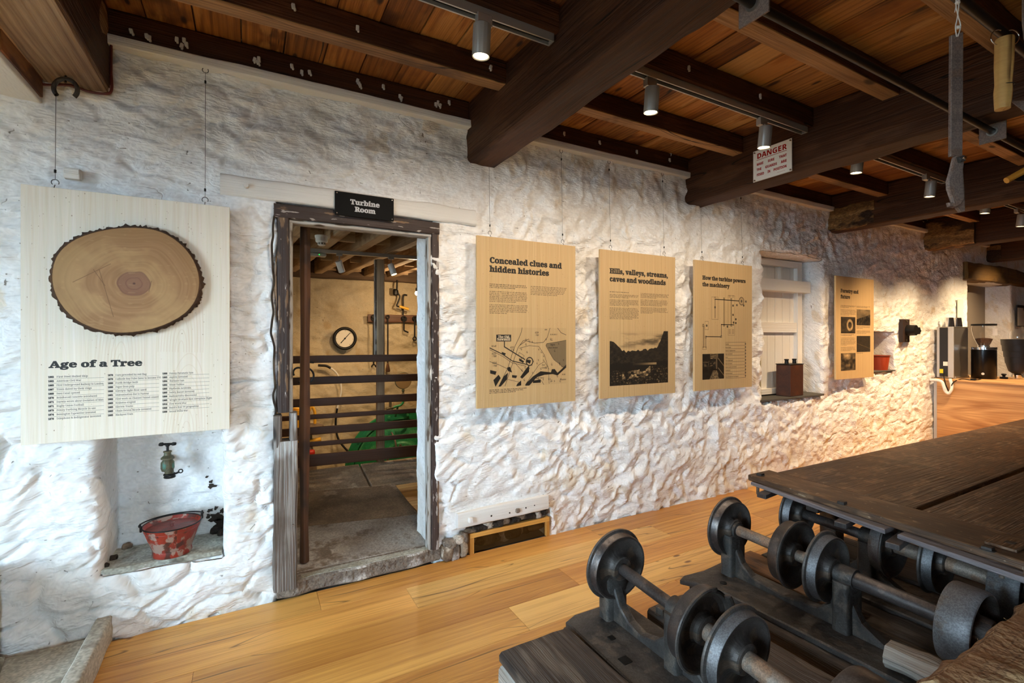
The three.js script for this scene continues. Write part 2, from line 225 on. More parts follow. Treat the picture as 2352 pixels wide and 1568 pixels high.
// rough sawn timber along x: len, height (y), width (z), with wobble
function timber(len, h, w, o = {}) {
  const { c = 0.012, amp = 0.004, f = 5, s = rr(0, 90), step = 0.07, off = rr(0, 3), bow = 0 } = o, nx = Math.max(2, Math.round(len / step)), ring = [];
  const side = (a, b) => { for (let i = 0; i < 5; i++) ring.push([lerp(a[0], b[0], i / 4), lerp(a[1], b[1], i / 4)]); };
  const H = h / 2, W = w / 2;
  side([H, -W + c], [H, W - c]); side([H - c, W], [-H + c, W]); side([-H, W - c], [-H, -W + c]); side([-H + c, -W], [H - c, -W]); ring.push(ring[0]);
  const P = [], U = [], I = [], R = ring.length; let per = [0];
  for (let j = 1; j < R; j++) per.push(per[j - 1] + Math.hypot(ring[j][0] - ring[j - 1][0], ring[j][1] - ring[j - 1][1]));
  const pt = (x, [y, z], k = 1) => { const q = noise(x * f + s, y * f * 3 + s, z * f * 3) * 0.6 + noise(x * f * 3 + s, y * 20, z * 20 + s) * 0.4, l = Math.hypot(y / H, z / W) || 1, d = amp * q * k; return [x, y + d * y / H / l * 1.4 + bow * (noise(x * 0.8 + s, s) ), z + d * z / W / l * 1.4 + bow * noise(x * 0.8, s + 4)]; };
  for (let i = 0; i <= nx; i++) { const x = -len / 2 + len * i / nx; for (let j = 0; j < R; j++) { P.push(...pt(x, ring[j])); U.push(x + off, per[j] + off * 0.37); } }
  for (let i = 0; i < nx; i++) for (let j = 0; j < R - 1; j++) { const a = i * R + j, b = a + R; I.push(a, a + 1, b, b, a + 1, b + 1); }
  for (const e of [0, nx]) { const base = P.length / 3, x = -len / 2 + len * e / nx; P.push(...pt(x, [0, 0], 0)); U.push(0, 0); for (let j = 0; j < R; j++) { P.push(...pt(x, ring[j])); U.push(ring[j][0] + off, ring[j][1]); } for (let j = 0; j < R - 1; j++) e ? I.push(base, base + 1 + j, base + 2 + j) : I.push(base, base + 2 + j, base + 1 + j); }
  const g = new THREE.BufferGeometry(); g.setAttribute('position', new THREE.Float32BufferAttribute(P, 3)); g.setAttribute('uv', new THREE.Float32BufferAttribute(U, 2)); g.setIndex(I); g.computeVertexNormals();
  const q = g.attributes.normal.array; // seam of the ring: share normals
  for (let i = 0; i <= nx; i++) for (let k = 0; k < 3; k++) { const a = (i * R) * 3 + k, b = (i * R + R - 1) * 3 + k, m = (q[a] + q[b]) / 2; q[a] = q[b] = m; }
  return g;
}
const HALF = Math.PI / 2;
const beamZ = (x0, x1, y0, y1, z0, z1, o) => at(timber(z1 - z0, y1 - y0, x1 - x0, o).rotateY(HALF), (x0 + x1) / 2, (y0 + y1) / 2, (z0 + z1) / 2);
const beamX = (x0, x1, y0, y1, z0, z1, o) => at(timber(x1 - x0, y1 - y0, z1 - z0, o), (x0 + x1) / 2, (y0 + y1) / 2, (z0 + z1) / 2);
const beamY = (x0, x1, y0, y1, z0, z1, o) => at(timber(y1 - y0, x1 - x0, z1 - z0, o).rotateZ(HALF), (x0 + x1) / 2, (y0 + y1) / 2, (z0 + z1) / 2);
function canvasTex(w, h, draw) { const c = document.createElement('canvas'); c.width = w; c.height = h; const x = c.getContext('2d'); draw(x, w, h); const t = new THREE.CanvasTexture(c); t.colorSpace = THREE.SRGBColorSpace; t.anisotropy = 8; return t; }
function stone(rx, ry, rz, s, n = 2) { const g = new THREE.IcosahedronGeometry(1, n + 1); g.deleteAttribute('uv'); const m = mergeVertices(g), p = m.attributes.position; for (let i = 0; i < p.count; i++) { const x = p.getX(i), y = p.getY(i), z = p.getZ(i), q = 1 + 0.35 * fbm(x * 1.3 + s, y * 1.3, z * 1.3 + s, 3); const sq = (a) => Math.sign(a) * Math.pow(Math.abs(a), 0.7); p.setXYZ(i, sq(x) * rx * q, sq(y) * ry * q, sq(z) * rz * q); } m.computeVertexNormals(); return planarUV(m, 'x', [s, s]); }

function shard(r, s, depth = 0.006) { const p = [], n = 13; for (let i = 0; i < n; i++) { const a = i / n * 6.283, q = r * (0.45 + 0.9 * hash(i, Math.round(s * 17), 5)); p.push([Math.cos(a) * q * 1.25, Math.sin(a) * q]); } return plate(p, depth, 0.001); }
// ================================================================ STRUCTURE
// ---------------------------------------------------------------- the whitewashed rubble wall (z = 0)
const HOLES = [
  { x0: 0.13, x1: 1.02, y0: -0.06, y1: 2.185, d: 0.32, r: 0.02, open: true },
  { x0: -0.615, x1: -0.125, y0: 0.318, y1: 1.28, d: 0.3, r: 0.05 },
  { x0: 4.42, x1: 5.48, y0: 0.81, y1: 2.28, d: 0.26, r: 0.045 },
  { x0: 6.2, x1: 7.08, y0: 1.02, y1: 1.51, d: 0.28, r: 0.012 },
  { x0: 1.262, x1: 1.922, y0: -0.06, y1: 0.2, d: 0.2, r: 0.015 },
  { x0: 9.27, x1: 11.0, y0: -0.06, y1: 2.29, d: 0.7, r: 0.03 },
];
const FLAT = [[-0.16, 1.33, 2.16, 2.32], [1.16, 1.9, 0.19, 0.32]];          // bedding of the painted timbers
function wallShift(x, y, z) {
  let flat = 1;
  for (const [a, b, c, d] of FLAT) flat *= sstep(0, 0.05, Math.max(a - x, x - b, c - y, y - d));
  const smooth = sstep(0.03, 0.12, -z), edge = sstep(8.6, 9.2, x) * 0.7, k = lerp(0.3, 1, flat) * (1 - 0.6 * smooth) * (1 - edge);
  const crag = sstep(0.8, 1.9, x) * (1 - 0.4 * sstep(4.2, 6, x)), low = sstep(2.2, 1.2, y);
  const wx = x + 0.05 * noise(x * 5, y * 5, 3), wy = y + 0.05 * noise(x * 5, y * 5, 9);
  let dz = 0.03 * fbm(x * 1.6, y * 1.6, z * 1.6, 2);
  // left: coursed stones under many coats of limewash
  const [f1, f2, id] = cells((wx + 0.12 * Math.floor(y / 0.17)) / 0.36, wy / 0.185);
  const joint = sstep(0, 0.16, f2 - f1);
  dz += (1 - crag) * (lerp(0.4, 1, low) * (0.02 * (joint - 1) + 0.016 * (id - 0.5)) + 0.015 * noise(wx * 5, wy * 9, 1) + 0.022 * fbm(wx * 12, wy * 22, 5, 3) + 0.007 * fbm(x * 38, y * 52, 2, 2));
  // right: craggy render
  const r1 = 1 - Math.abs(noise(wx * 6.2 + wy * 1.4, wy * 4.6, z * 6 + 2)), r2 = 1 - Math.abs(noise(wx * 12 - wy * 3, wy * 9, z * 10 + 7));
  dz += crag * (0.015 * (r1 * r1 - 0.5) + 0.012 * (r2 * r2 - 0.5) + 0.027 * fbm(wx * 7, wy * 8, z * 7, 3) + 0.012 * noise(wx * 17, wy * 19, z * 14) + 0.014 * fbm(x * 27, y * 31, z * 27, 3));
  const dx = 0.02 * noise(x * 3 + 9, y * 5, z * 5) + 0.012 * noise(x * 12, y * 14, z * 12 + 40), dy = 0.014 * noise(x * 5, y * 3, z * 5 + 70) + 0.008 * noise(x * 15, y * 12, z * 15 + 90);
  return [dx * k, dy * k, (dz - 0.004) * k];
}
function steps(list, spacing) { // sorted break points, filled at spacing(x)
  const s = [...new Set(list)].sort((a, b) => a - b), out = [];
  for (let i = 0; i < s.length - 1; i++) { const n = Math.max(1, Math.round((s[i + 1] - s[i]) / spacing((s[i] + s[i + 1]) / 2))); for (let k = 0; k < n; k++) out.push(lerp(s[i], s[i + 1], k / n)); }
  out.push(s[s.length - 1]); return out;
}
function roundIn(p) {                    // soften the arris of every opening
  let [x, y, z] = p;
  for (const h of HOLES) {
    const ox = Math.max(h.x0 - x, 0, x - h.x1), oy = Math.max(h.y0 - y, 0, y - h.y1);
    if (z > -1e-6) {
      const d = Math.hypot(ox, oy); const inside = x > h.x0 - 1e-6 && x < h.x1 + 1e-6 && y > h.y0 - 1e-6 && y < h.y1 + 1e-6;
      if (d < h.r) { const th = (1 - d / h.r) * Math.PI / 4, out = h.r - h.r * Math.sin(th); let nx = ox ? (x < h.x0 ? -1 : 1) * ox / (d || 1) : 0, ny = oy ? (y < h.y0 ? -1 : 1) * oy / (d || 1) : 0;
        if (inside) { nx = Math.abs(x - h.x0) < 1e-5 ? -1 : Math.abs(x - h.x1) < 1e-5 ? 1 : 0; ny = Math.abs(y - h.y0) < 1e-5 ? -1 : Math.abs(y - h.y1) < 1e-5 ? 1 : 0; const l = Math.hypot(nx, ny) || 1; nx /= l; ny /= l; }
        return [x + nx * (out - d), y + ny * (out - d), -(h.r - h.r * Math.cos(th))]; }
    } else if (ox < 1e-6 && oy < 1e-6) {
      const w = -z;
      if (w < h.r) { const th = Math.PI / 4 + (w / h.r) * Math.PI / 4, out = h.r - h.r * Math.sin(th); let nx = Math.abs(x - h.x0) < 1e-5 ? -1 : Math.abs(x - h.x1) < 1e-5 ? 1 : 0, ny = Math.abs(y - h.y0) < 1e-5 ? -1 : Math.abs(y - h.y1) < 1e-5 ? 1 : 0; const l = Math.hypot(nx, ny) || 1;
        return [x + nx / l * out, y + ny / l * out, -(h.r - h.r * Math.cos(th))]; }
    }
  }
  return [x, y, z];
}
function buildWall() {
  const P = [], I = [];
  const put = (x, y, z) => { const q = roundIn([x, y, z]), s = wallShift(q[0], q[1], q[2]); P.push(q[0] + s[0], q[1] + s[1], q[2] + s[2]); return P.length / 3 - 1; };
  const xs = steps([-2.75, -1.1, 2.2, 5.7, 12, ...HOLES.flatMap((h) => [h.x0, h.x1]), ...HOLES.flatMap((h) => [h.x0 - h.r, h.x1 + h.r])], (x) => (x < -1.1 ? 0.05 : x < 2.2 ? 0.011 : x < 5.7 ? 0.016 : 0.026));
  const ys = steps([-0.06, 3.06, ...HOLES.flatMap((h) => [h.y0, h.y1]), ...HOLES.flatMap((h) => [h.y0 - h.r, h.y1 + h.r]).filter((y) => y > -0.06)], () => 0.0115);
  const grid = (nu, nv, fn, keep, flip) => {
    const id = new Map(), key = (i, j) => i * 100000 + j, get = (i, j) => { const k = key(i, j); if (!id.has(k)) id.set(k, put(...fn(i, j))); return id.get(k); };
    for (let i = 0; i < nu - 1; i++) for (let j = 0; j < nv - 1; j++) if (!keep || keep(i, j)) { const a = get(i, j), b = get(i + 1, j), c = get(i + 1, j + 1), d = get(i, j + 1); flip ? I.push(a, c, b, a, d, c) : I.push(a, b, c, a, c, d); }
  };
  grid(xs.length, ys.length, (i, j) => [xs[i], ys[j], 0], (i, j) => { const x = (xs[i] + xs[i + 1]) / 2, y = (ys[j] + ys[j + 1]) / 2; return !HOLES.some((h) => x > h.x0 && x < h.x1 && y > h.y0 && y < h.y1); });
  for (const h of HOLES) {
    const zs = steps([0, h.r, h.d], () => 0.018).map((z) => -z), X = xs.filter((x) => x >= h.x0 - 1e-9 && x <= h.x1 + 1e-9), Y = ys.filter((y) => y >= h.y0 - 1e-9 && y <= h.y1 + 1e-9);
    grid(zs.length, Y.length, (i, j) => [h.x0, Y[j], zs[i]], null, false);
    grid(zs.length, Y.length, (i, j) => [h.x1, Y[j], zs[i]], null, true);
    grid(X.length, zs.length, (i, j) => [X[i], h.y1, zs[j]], null, false);
    grid(X.length, zs.length, (i, j) => [X[i], h.y0, zs[j]], null, true);
    if (!h.open) grid(X.length, Y.length, (i, j) => [X[i], Y[j], -h.d]);
  }
  let g = new THREE.BufferGeometry(); g.setAttribute('position', new THREE.Float32BufferAttribute(P, 3)); g.setIndex(I);
  g = mergeVertices(g, 1e-5); g.computeVertexNormals();
  const p = g.attributes.position, uv = new Float32Array(p.count * 2);
  for (let i = 0; i < p.count; i++) { uv[i * 2] = p.getX(i) + p.getZ(i); uv[i * 2 + 1] = p.getY(i) + 0.7 * p.getZ(i); }
  g.setAttribute('uv', new THREE.BufferAttribute(uv, 2)); return g;
}
const wallFar = struct('wall_far', 'thick whitewashed rubble wall with doorway and niches');
pw(wallFar, 'render_face', buildWall(), M.wall);
{ // the body of the wall behind its face, with the doorway cut through
  const s = new THREE.Shape([V2(-2.9, -0.3), V2(12.4, -0.3), V2(12.4, 3.2), V2(-2.9, 3.2)]);
  s.holes.push(new THREE.Path([V2(0.02, -0.2), V2(1.12, -0.2), V2(1.12, 2.2), V2(0.02, 2.2)]));
  const g = new THREE.ExtrudeGeometry(s, { depth: 0.03, bevelEnabled: false }); g.translate(0, 0, -0.35);
  pw(wallFar, 'wall_core', planarUV(g), M.roomWall);
}
// ---------------------------------------------------------------- floor of oak planks
const floor = struct('floor', 'wide oak floorboards laid along the wall');
pw(floor, 'subfloor', box(-2.9, 12.4, -0.25, -0.022, -0.3, 5.9, 0), M.roomWall);
{
  const W = 0.226, variants = [];
  const joints = { 0: 0.33, 1: 0.785, 2: -0.215, 3: 1.21 };
  for (let r = 0; r < 25; r++) {
    const z0 = -0.016 + W * r, off = rr(0, 1.9);
    let x = (joints[r] ?? rr(-0.6, 1.2)) - 1.9 * Math.ceil(((joints[r] ?? 0.4) + 2.8) / 1.9);
    if (r > 15) { pw(floor, 'plank', box(-2.6, 12.3, -0.022, 0, z0, z0 + W - 0.0015, 0.0015, 'x', [off, off]), M.oak[r % 4]); continue; }
    for (; x < 12.3; x += 1.9) {
      const x0 = Math.max(-2.6, x), x1 = Math.min(12.3, x + 1.9); if (x1 - x0 < 0.05) continue;
      const cut = r === 0 ? 0.012 : 0;
      pw(floor, 'plank', box(x0 + 0.0006, x1 - 0.0006, -0.022, 0, z0 - (r === 0 ? 0.0 : 0) + cut, z0 + W - 0.0012, 0.0012, 'x', [rr(0, 6), rr(0, 6)]), M.oak[Math.floor(rnd() * 4)]);
    }
  }
}
// ---------------------------------------------------------------- ceiling boards
const ceiling = struct('ceiling', 'old brown ceiling boards running between the joists');
pw(ceiling, 'deck', box(-2.9, 12.4, 3.03, 3.2, -0.36, 5.9, 0), M.roomWall);
{
  const W = 0.201; let n = 0;
  for (let x = -2.654; x < 12.2; x += W, n++) pw(ceiling, 'board', box(x + 0.0025, x + W - 0.0025, 3.0 + rr(-0.003, 0.004), 3.03, -0.3, 5.8, 0.003, 'z', [rr(0, 5), rr(0, 5)]), M.board[Math.floor(rnd() * 4)]);
}
// ---------------------------------------------------------------- other walls, with daylight openings
const wallLeft = struct('wall_left', 'end wall with a large daylight opening');
{ // opening z 1.5..3.3, y 0.4..2.2
  pw(wallLeft, 'wall_panel', box(-2.95, -2.65, -0.25, 3.2, -0.36, 1.5, 0), M.roomWall);
  pw(wallLeft, 'wall_panel', box(-2.95, -2.65, -0.25, 3.2, 3.3, 5.9, 0), M.roomWall);
  pw(wallLeft, 'wall_panel', box(-2.95, -2.65, -0.25, 0.4, 1.5, 3.3, 0), M.roomWall);
  pw(wallLeft, 'wall_panel', box(-2.95, -2.65, 2.2, 3.2, 1.5, 3.3, 0), M.roomWall);
}
const wallBack = struct('wall_back', 'wall behind the viewer with one window');
for (const [x0, x1, y0, y1] of [[-2.95, -0.7, -0.25, 3.2], [0.1, 12.4, -0.25, 3.2], [-0.7, 0.1, -0.25, 0.8], [-0.7, 0.1, 2.2, 3.2]])
  pw(wallBack, 'wall_panel', box(x0, x1, y0, y1, 5.6, 5.9, 0), M.roomWall);
const wallRight = struct('wall_right', 'plain white end wall beyond the counter');
pw(wallRight, 'wall_panel', box(12.0, 12.4, -0.25, 3.2, -0.3, 5.9, 0), M.roomWall);
const ground = struct('ground', 'grey paving outside');
pw(ground, 'paving', box(-30, 40, -1.2, -1.0, -30, 40, 0), M.slate);

// ---------------------------------------------------------------- heavy beams across the room
const BEAMS = [
  ['weathered pale-grained cross beam at the far left over the tree panel', -0.82, -0.59, M.weathered],
  ['dark chamfered cross beam entering the wall just right of the doorway', 1.265, 1.485, M.beam],
  ['dark cross beam that carries the red and white danger sign', 3.34, 3.56, M.beam],
  ['dark cross beam with a rotten pale end above the fourth text panel', 5.605, 5.82, M.beam],
  ['dark cross beam with a rotten stepped end, last before the corner', 7.905, 8.12, M.beam],
  ['dark beam end above the wooden lintel beside the counter', 9.98, 10.2, M.beam],
];
BEAMS.forEach(([label, x0, x1, m], i) => {
  const t = thing('ceiling_beam', label, 'beam', [(x0 + x1) / 2, 2.6, 0]);
  const y1 = 2.999;
  pw(t, 'beam', beamZ(x0, x1, 2.603, y1, i === 5 ? -0.05 : -0.22, 5.55, { c: i === 0 ? 0.004 : 0.018, amp: 0.008, f: 3 }), m);
  if (i === 0) pw(t, 'dark_side', beamZ(-0.594, -0.585, 2.63, 2.998, -0.02, 5.5, { c: 0.002, amp: 0.003 }), M.beam);  // right side face laid in darker wood than the rest of the beam
  if (i === 3) pw(t, 'rotten_end', beamZ(x0 - 0.008, x1 - 0.05, 2.606, 2.86, -0.05, 0.42, { c: 0.02, amp: 0.018, f: 6, step: 0.03 }), M.rotten);
  if (i === 4) pw(t, 'rotten_end', beamZ(x0 - 0.05, x1 - 0.04, 2.604, 2.95, -0.05, 0.5, { c: 0.02, amp: 0.016, f: 6, step: 0.03 }), M.rotten);
  if (i === 5) pw(t, 'rotten_end', beamZ(x0 - 0.01, x1 - 0.04, 2.61, 2.85, -0.08, 0.16, { c: 0.02, amp: 0.02, f: 6, step: 0.03 }), M.rotten);
});
// ---------------------------------------------------------------- joists between the beams
const BAYS = [[-2.65, -0.82, 'left of the pale beam'], [-0.59, 1.265, 'between pale beam and doorway beam'], [1.485, 3.34, 'between doorway beam and danger sign beam'], [3.56, 5.605, 'between danger sign beam and rotten-ended beam'], [5.82, 7.905, 'between the two rotten-ended beams'], [8.12, 9.98, 'beyond the stepped rotten beam']];
const ORD = ['against the wall', 'first from wall', 'second from wall', 'third from wall', 'fourth from wall', 'fifth from wall'];
const JZ = [[-0.08, 0.018], [0.452, 0.542], [0.975, 1.065], [1.464, 1.556], [1.97, 2.06], [2.47, 2.56]];
const joists = {};
BAYS.forEach(([x0, x1, where], b) => JZ.forEach(([z0, z1], k) => {
  if (b === 0 || (b === 1 && k > 3) || (b > 3 && k > 3)) return;
  const t = thing('ceiling_joist', `joist ${where}, ${ORD[k]}`, 'joist', [(x0 + x1) / 2, 2.87, (z0 + z1) / 2]);
  pw(t, 'joist', beamX(x0 + 0.004, x1 - 0.004, 2.872, 2.998, z0, z1, { c: 0.006, amp: 0.005, f: 3 }), M.joist);
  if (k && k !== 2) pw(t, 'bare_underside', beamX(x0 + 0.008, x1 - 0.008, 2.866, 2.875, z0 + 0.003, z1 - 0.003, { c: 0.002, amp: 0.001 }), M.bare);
  joists[b + '_' + k] = t;
}));
// little cable clips left on the joists near the doorway
const clipGeo = join([bx(0.016, 0.024, 0.014, 0.004), at(bx(0.01, 0.012, 0.012, 0.003), 0.004, -0.014, 0.001)]);
const clip = (key, x, y) => { const t = joists[key], k = +key[2], z = JZ[k][1] + 0.008; pl(t, 'cable_clip', clipGeo, M.clip, [x - t.position.x, y - t.position.y, z - t.position.z], [0, rr(-0.4, 0.4), rr(-0.3, 0.3)]); };
for (const [x, y] of [[-0.5, 2.91], [-0.44, 2.905], [-0.43, 2.9], [-0.32, 2.925], [-0.29, 2.93], [-0.28, 2.912], [-0.3, 2.9], [0.02, 2.92], [0.04, 2.93], [0.035, 2.91], [0.2, 2.935], [0.25, 2.915], [0.29, 2.925], [0.55, 2.945], [0.56, 2.93], [0.565, 2.92], [0.7, 2.95], [0.8, 2.915], [0.81, 2.905], [1.03, 2.92], [1.045, 2.935], [1.06, 2.92], [1.12, 2.955]]) clip('1_0', x, y);
for (const [x, y] of [[-0.1, 2.93], [0.17, 2.935], [0.45, 2.925], [1.16, 2.93]]) clip('1_1', x, y);
for (const [x, y] of [[2.02, 2.94], [2.35, 2.94], [2.73, 2.94], [3.1, 2.94]]) clip('2_0', x, y);
for (const [x, y] of [[2.12, 2.93], [2.75, 2.93]]) clip('2_2', x, y);
// white painted wall plate under the first joist of each bay
BAYS.forEach(([x0, x1, where], b) => { if (!b) return; const t = new THREE.Group(); t.name = 'trim_' + b; t.userData = { kind: 'structure', label: 'white painted wall plate ' + where }; t.position.set((x0 + x1) / 2, 2.82, 0); scene.add(t); pw(t, 'wall_plate', beamX(x0 - 0.02, x1 + 0.02, 2.822, 2.87, -0.08, 0.04, { c: 0.004, amp: 0.003 }), M.whiteTimber); });

// ================================================================ DOORWAY
{
  const t = thing('door_frame', 'old brown door frame with flaking paint round the doorway', 'door frame', [0.58, 0.08, 0]);
  const jamb = (n, geo, m) => pw(t, n, geo, m);
  jamb('jamb', beamY(0.13, 0.187, 1.03, 2.1, -0.075, 0.012, { c: 0.004, amp: 0.003 }), M.doorPaint);
  jamb('stop_bead', beamY(0.187, 0.208, 1.03, 2.09, -0.075, -0.004, { c: 0.005, amp: 0.002 }), M.palePaint);
  jamb('jamb', beamY(1.012, 1.058, 0.09, 2.1, -0.07, 0.012, { c: 0.004, amp: 0.003 }), M.doorPaint);
  jamb('stop_bead', beamY(0.99, 1.012, 0.09, 2.085, -0.07, -0.004, { c: 0.005, amp: 0.002 }), M.palePaint);
  jamb('head', beamX(0.112, 1.06, 2.1, 2.176, -0.075, 0.014, { c: 0.005, amp: 0.003 }), M.doorPaint);
  jamb('head_bead', beamX(0.19, 1.01, 2.079, 2.102, -0.075, -0.002, { c: 0.005, amp: 0.002 }), M.palePaint);
  const crack = []; for (let i = 0; i <= 30; i++) { const y = lerp(1.02, 2.14, i / 30); crack.push([0.122 - 0.022 * Math.abs(noise(y * 6, 3)) - 0.01 * noise(y * 17, 8), y, 0.012 + 0.012 * noise(y * 5, 1)]); }
  jamb('open_joint', tube(crack, 0.0055, 120, 6), M.darkVoid).userData.label = 'dark open joint between frame and plaster';
  const lower = pl(t, 'grey_post', at(join([beamY(-0.062, 0.055, -0.46, 0.35, -0.05, 0.05, { c: 0.008, amp: 0.005 }), beamY(-0.062, -0.022, 0.3, 0.49, -0.05, 0.05, { c: 0.006, amp: 0.003 }), beamY(0.018, 0.055, 0.3, 0.5, -0.05, 0.05, { c: 0.006, amp: 0.003 })]), 0.172 - 0.58, 0.53 - 0.08, 0.0), M.post);
  lower.userData.label = 'bare grey repair to the foot of the left jamb';
  pw(t, 'nail', cyl(0.006, 0.006, 0.006, 8).rotateX(HALF).translate(0.205, 0.42, 0.053), M.rusty);
}
{
  const t = thing('door_lintel', 'long white painted timber lintel above the doorway', 'lintel', [0.59, 2.19, 0]);
  pw(t, 'timber', beamX(-0.137, 1.315, 2.186, 2.293, -0.06, 0.02, { c: 0.012, amp: 0.007, f: 4, step: 0.04 }), M.whiteTimber);
  pw(t, 'peg', cyl(0.012, 0.015, 0.02, 9).rotateX(HALF).translate(-0.02, 2.245, 0.028), M.whiteTimber);
}
{
  const t = thing('door_sill', 'worn stone doorstep under the turbine room doorway', 'sill', [0.6, 0, 0]);
  const pts = []; for (let i = 0; i <= 26; i++) { const x = lerp(0.125, 1.07, i / 26); pts.push([x, 0.012 + 0.014 * noise(x * 9, 3)]); }
  const g = slab([[1.07, -0.09], [0.125, -0.09], ...pts], 0.012, 0.094, 0.008);
  pw(t, 'stone', g, M.sill);
  const top = []; for (let i = 0; i <= 20; i++) { const x = lerp(0.25, 1.0, i / 20); top.push([x, 0.0 + 0.01 * noise(x * 9, 3)]); }
  pw(t, 'limewashed_edge', slab([[1.0, -0.05], [0.62, -0.062], [0.25, -0.05], ...top], 0.088, 0.0965, 0.002), M.ledge);
  for (const [x, y, rx, ry, s] of [[1.11, 0.05, 0.04, 0.05, 1], [1.17, 0.04, 0.032, 0.06, 2], [1.225, 0.055, 0.03, 0.06, 3], [1.14, 0.105, 0.05, 0.03, 4], [1.2, 0.12, 0.04, 0.028, 5], [1.235, 0.125, 0.03, 0.035, 6]]) pw(t, 'rubble', stone(rx, ry, 0.04, s).translate(x, y, -0.005), s % 2 ? M.pebble : M.sill);
}
{
  const t = thing('turbine_room_sign', 'black rectangular sign reading Turbine Room above the doorway', 'sign', [0.592, 2.145, 0.03]);
  const face = canvasTex(680, 274, (c, w, h) => { c.fillStyle = '#0b0b0c'; c.fillRect(0, 0, w, h); c.fillStyle = '#c9c9cc'; c.textAlign = 'center'; c.font = '900 76px serif'; c.strokeStyle = '#c9c9cc'; c.lineWidth = 3;
    for (const [s, y, W] of [['Turbine', 130, 340], ['Room', 212, 240]]) { c.save(); const k = W / c.measureText(s).width; c.translate(w / 2, y); c.scale(k, 1); c.fillText(s, 0, 0); c.strokeText(s, 0, 0); c.restore(); } });
  pl(t, 'plate', box(-0.169, 0.169, 0, 0.137, -0.004, 0.004, 0.0015), M.black);
  const f = new THREE.PlaneGeometry(0.336, 0.1345); f.translate(0, 0.0685, 0.0043); pl(t, 'lettering', f, new THREE.MeshPhysicalMaterial({ map: face, roughness: 0.6, specularIntensity: 0.25 }));
  for (const [x, y] of [[-0.158, 0.126], [0.158, 0.126], [-0.158, 0.011], [0.158, 0.011]]) pl(t, 'screw', cyl(0.0032, 0.0032, 0.004, 10).rotateX(HALF).translate(x, y, 0.005), M.chrome);
}
{
  const t = thing('junction_box', 'small square white painted box on the wall above the tree panel', 'junction box', [-0.71, 2.19, 0.03]);
  pl(t, 'box', bx(0.06, 0.05, 0.035, 0.006), M.whiteTimber); pl(t, 'cover', at(bx(0.052, 0.02, 0.006, 0.002), 0, 0.008, 0.019), M.whiteTimber);
}
// ================================================================ ALCOVE
{
  const t = thing('alcove_ledge', 'worn pale stone ledge in the low alcove under the tree panel', 'stone ledge', [-0.37, 0.3, -0.12]);
  const pts = [[-0.63, -0.3], [-0.64, -0.03]]; for (let i = 0; i <= 12; i++) { const x = lerp(-0.62, -0.13, i / 12); pts.push([x, -0.026 + 0.01 * noise(x * 14, 2)]); } pts.push([-0.105, -0.3]);
  pw(t, 'slab', slab(pts, 0.3, 0.333, 0.006), M.ledge);
  for (const [x, z, r, s] of [[-0.17, -0.285, 0.03, 3], [-0.135, -0.24, 0.026, 5], [-0.6, -0.15, 0.018, 7], [-0.57, -0.28, 0.022, 8], [-0.615, -0.07, 0.014, 9]]) pw(t, 'rubble', stone(r, r * 0.8, r * 0.8, s).translate(x, 0.34, z), s % 2 ? M.darkVoid : M.pebble);
}
{
  const t = thing('fire_bucket', 'battered red fire bucket with a red lid on the alcove ledge', 'bucket', [-0.352, 0.336, -0.095]);
  pl(t, 'body', lathe([[0.0, 0.004], [0.078, 0.004], [0.084, 0], [0.086, 0.004], [0.083, 0.03], [0.086, 0.033], [0.124, 0.148], [0.127, 0.152], [0.124, 0.155], [0.12, 0.15], [0.08, 0.03]], 56), M.redPaint);
  pl(t, 'rim', new THREE.TorusGeometry(0.1255, 0.0035, 8, 56).rotateX(HALF).translate(0, 0.153, 0), M.blackIron);
  const lid = pl(t, 'lid', lathe([[0, 0.136], [0.06, 0.1365], [0.117, 0.133], [0.119, 0.129]], 48), M.redLid);
  pl(lid, 'knob', lathe([[0, 0.158], [0.009, 0.157], [0.011, 0.153], [0.005, 0.149], [0.006, 0.137]], 16), M.redLid);
  for (const s of [-1, 1]) pl(t, 'handle_lug', join([at(bx(0.01, 0.03, 0.014, 0.003), s * 0.13, 0.155, 0), new THREE.TorusGeometry(0.009, 0.003, 6, 14).rotateY(HALF).translate(s * 0.132, 0.172, 0)]), M.blackIron);
  const arc = []; for (let i = 0; i <= 16; i++) { const a = Math.PI * i / 16; arc.push([0.136 * Math.cos(a), 0.168 - 0.012 * Math.sin(a), -0.134 * Math.sin(a)]); }
  pl(t, 'handle', tube(arc, 0.0038, 40), M.blackIron);
  t.rotation.y = 0.28;
}
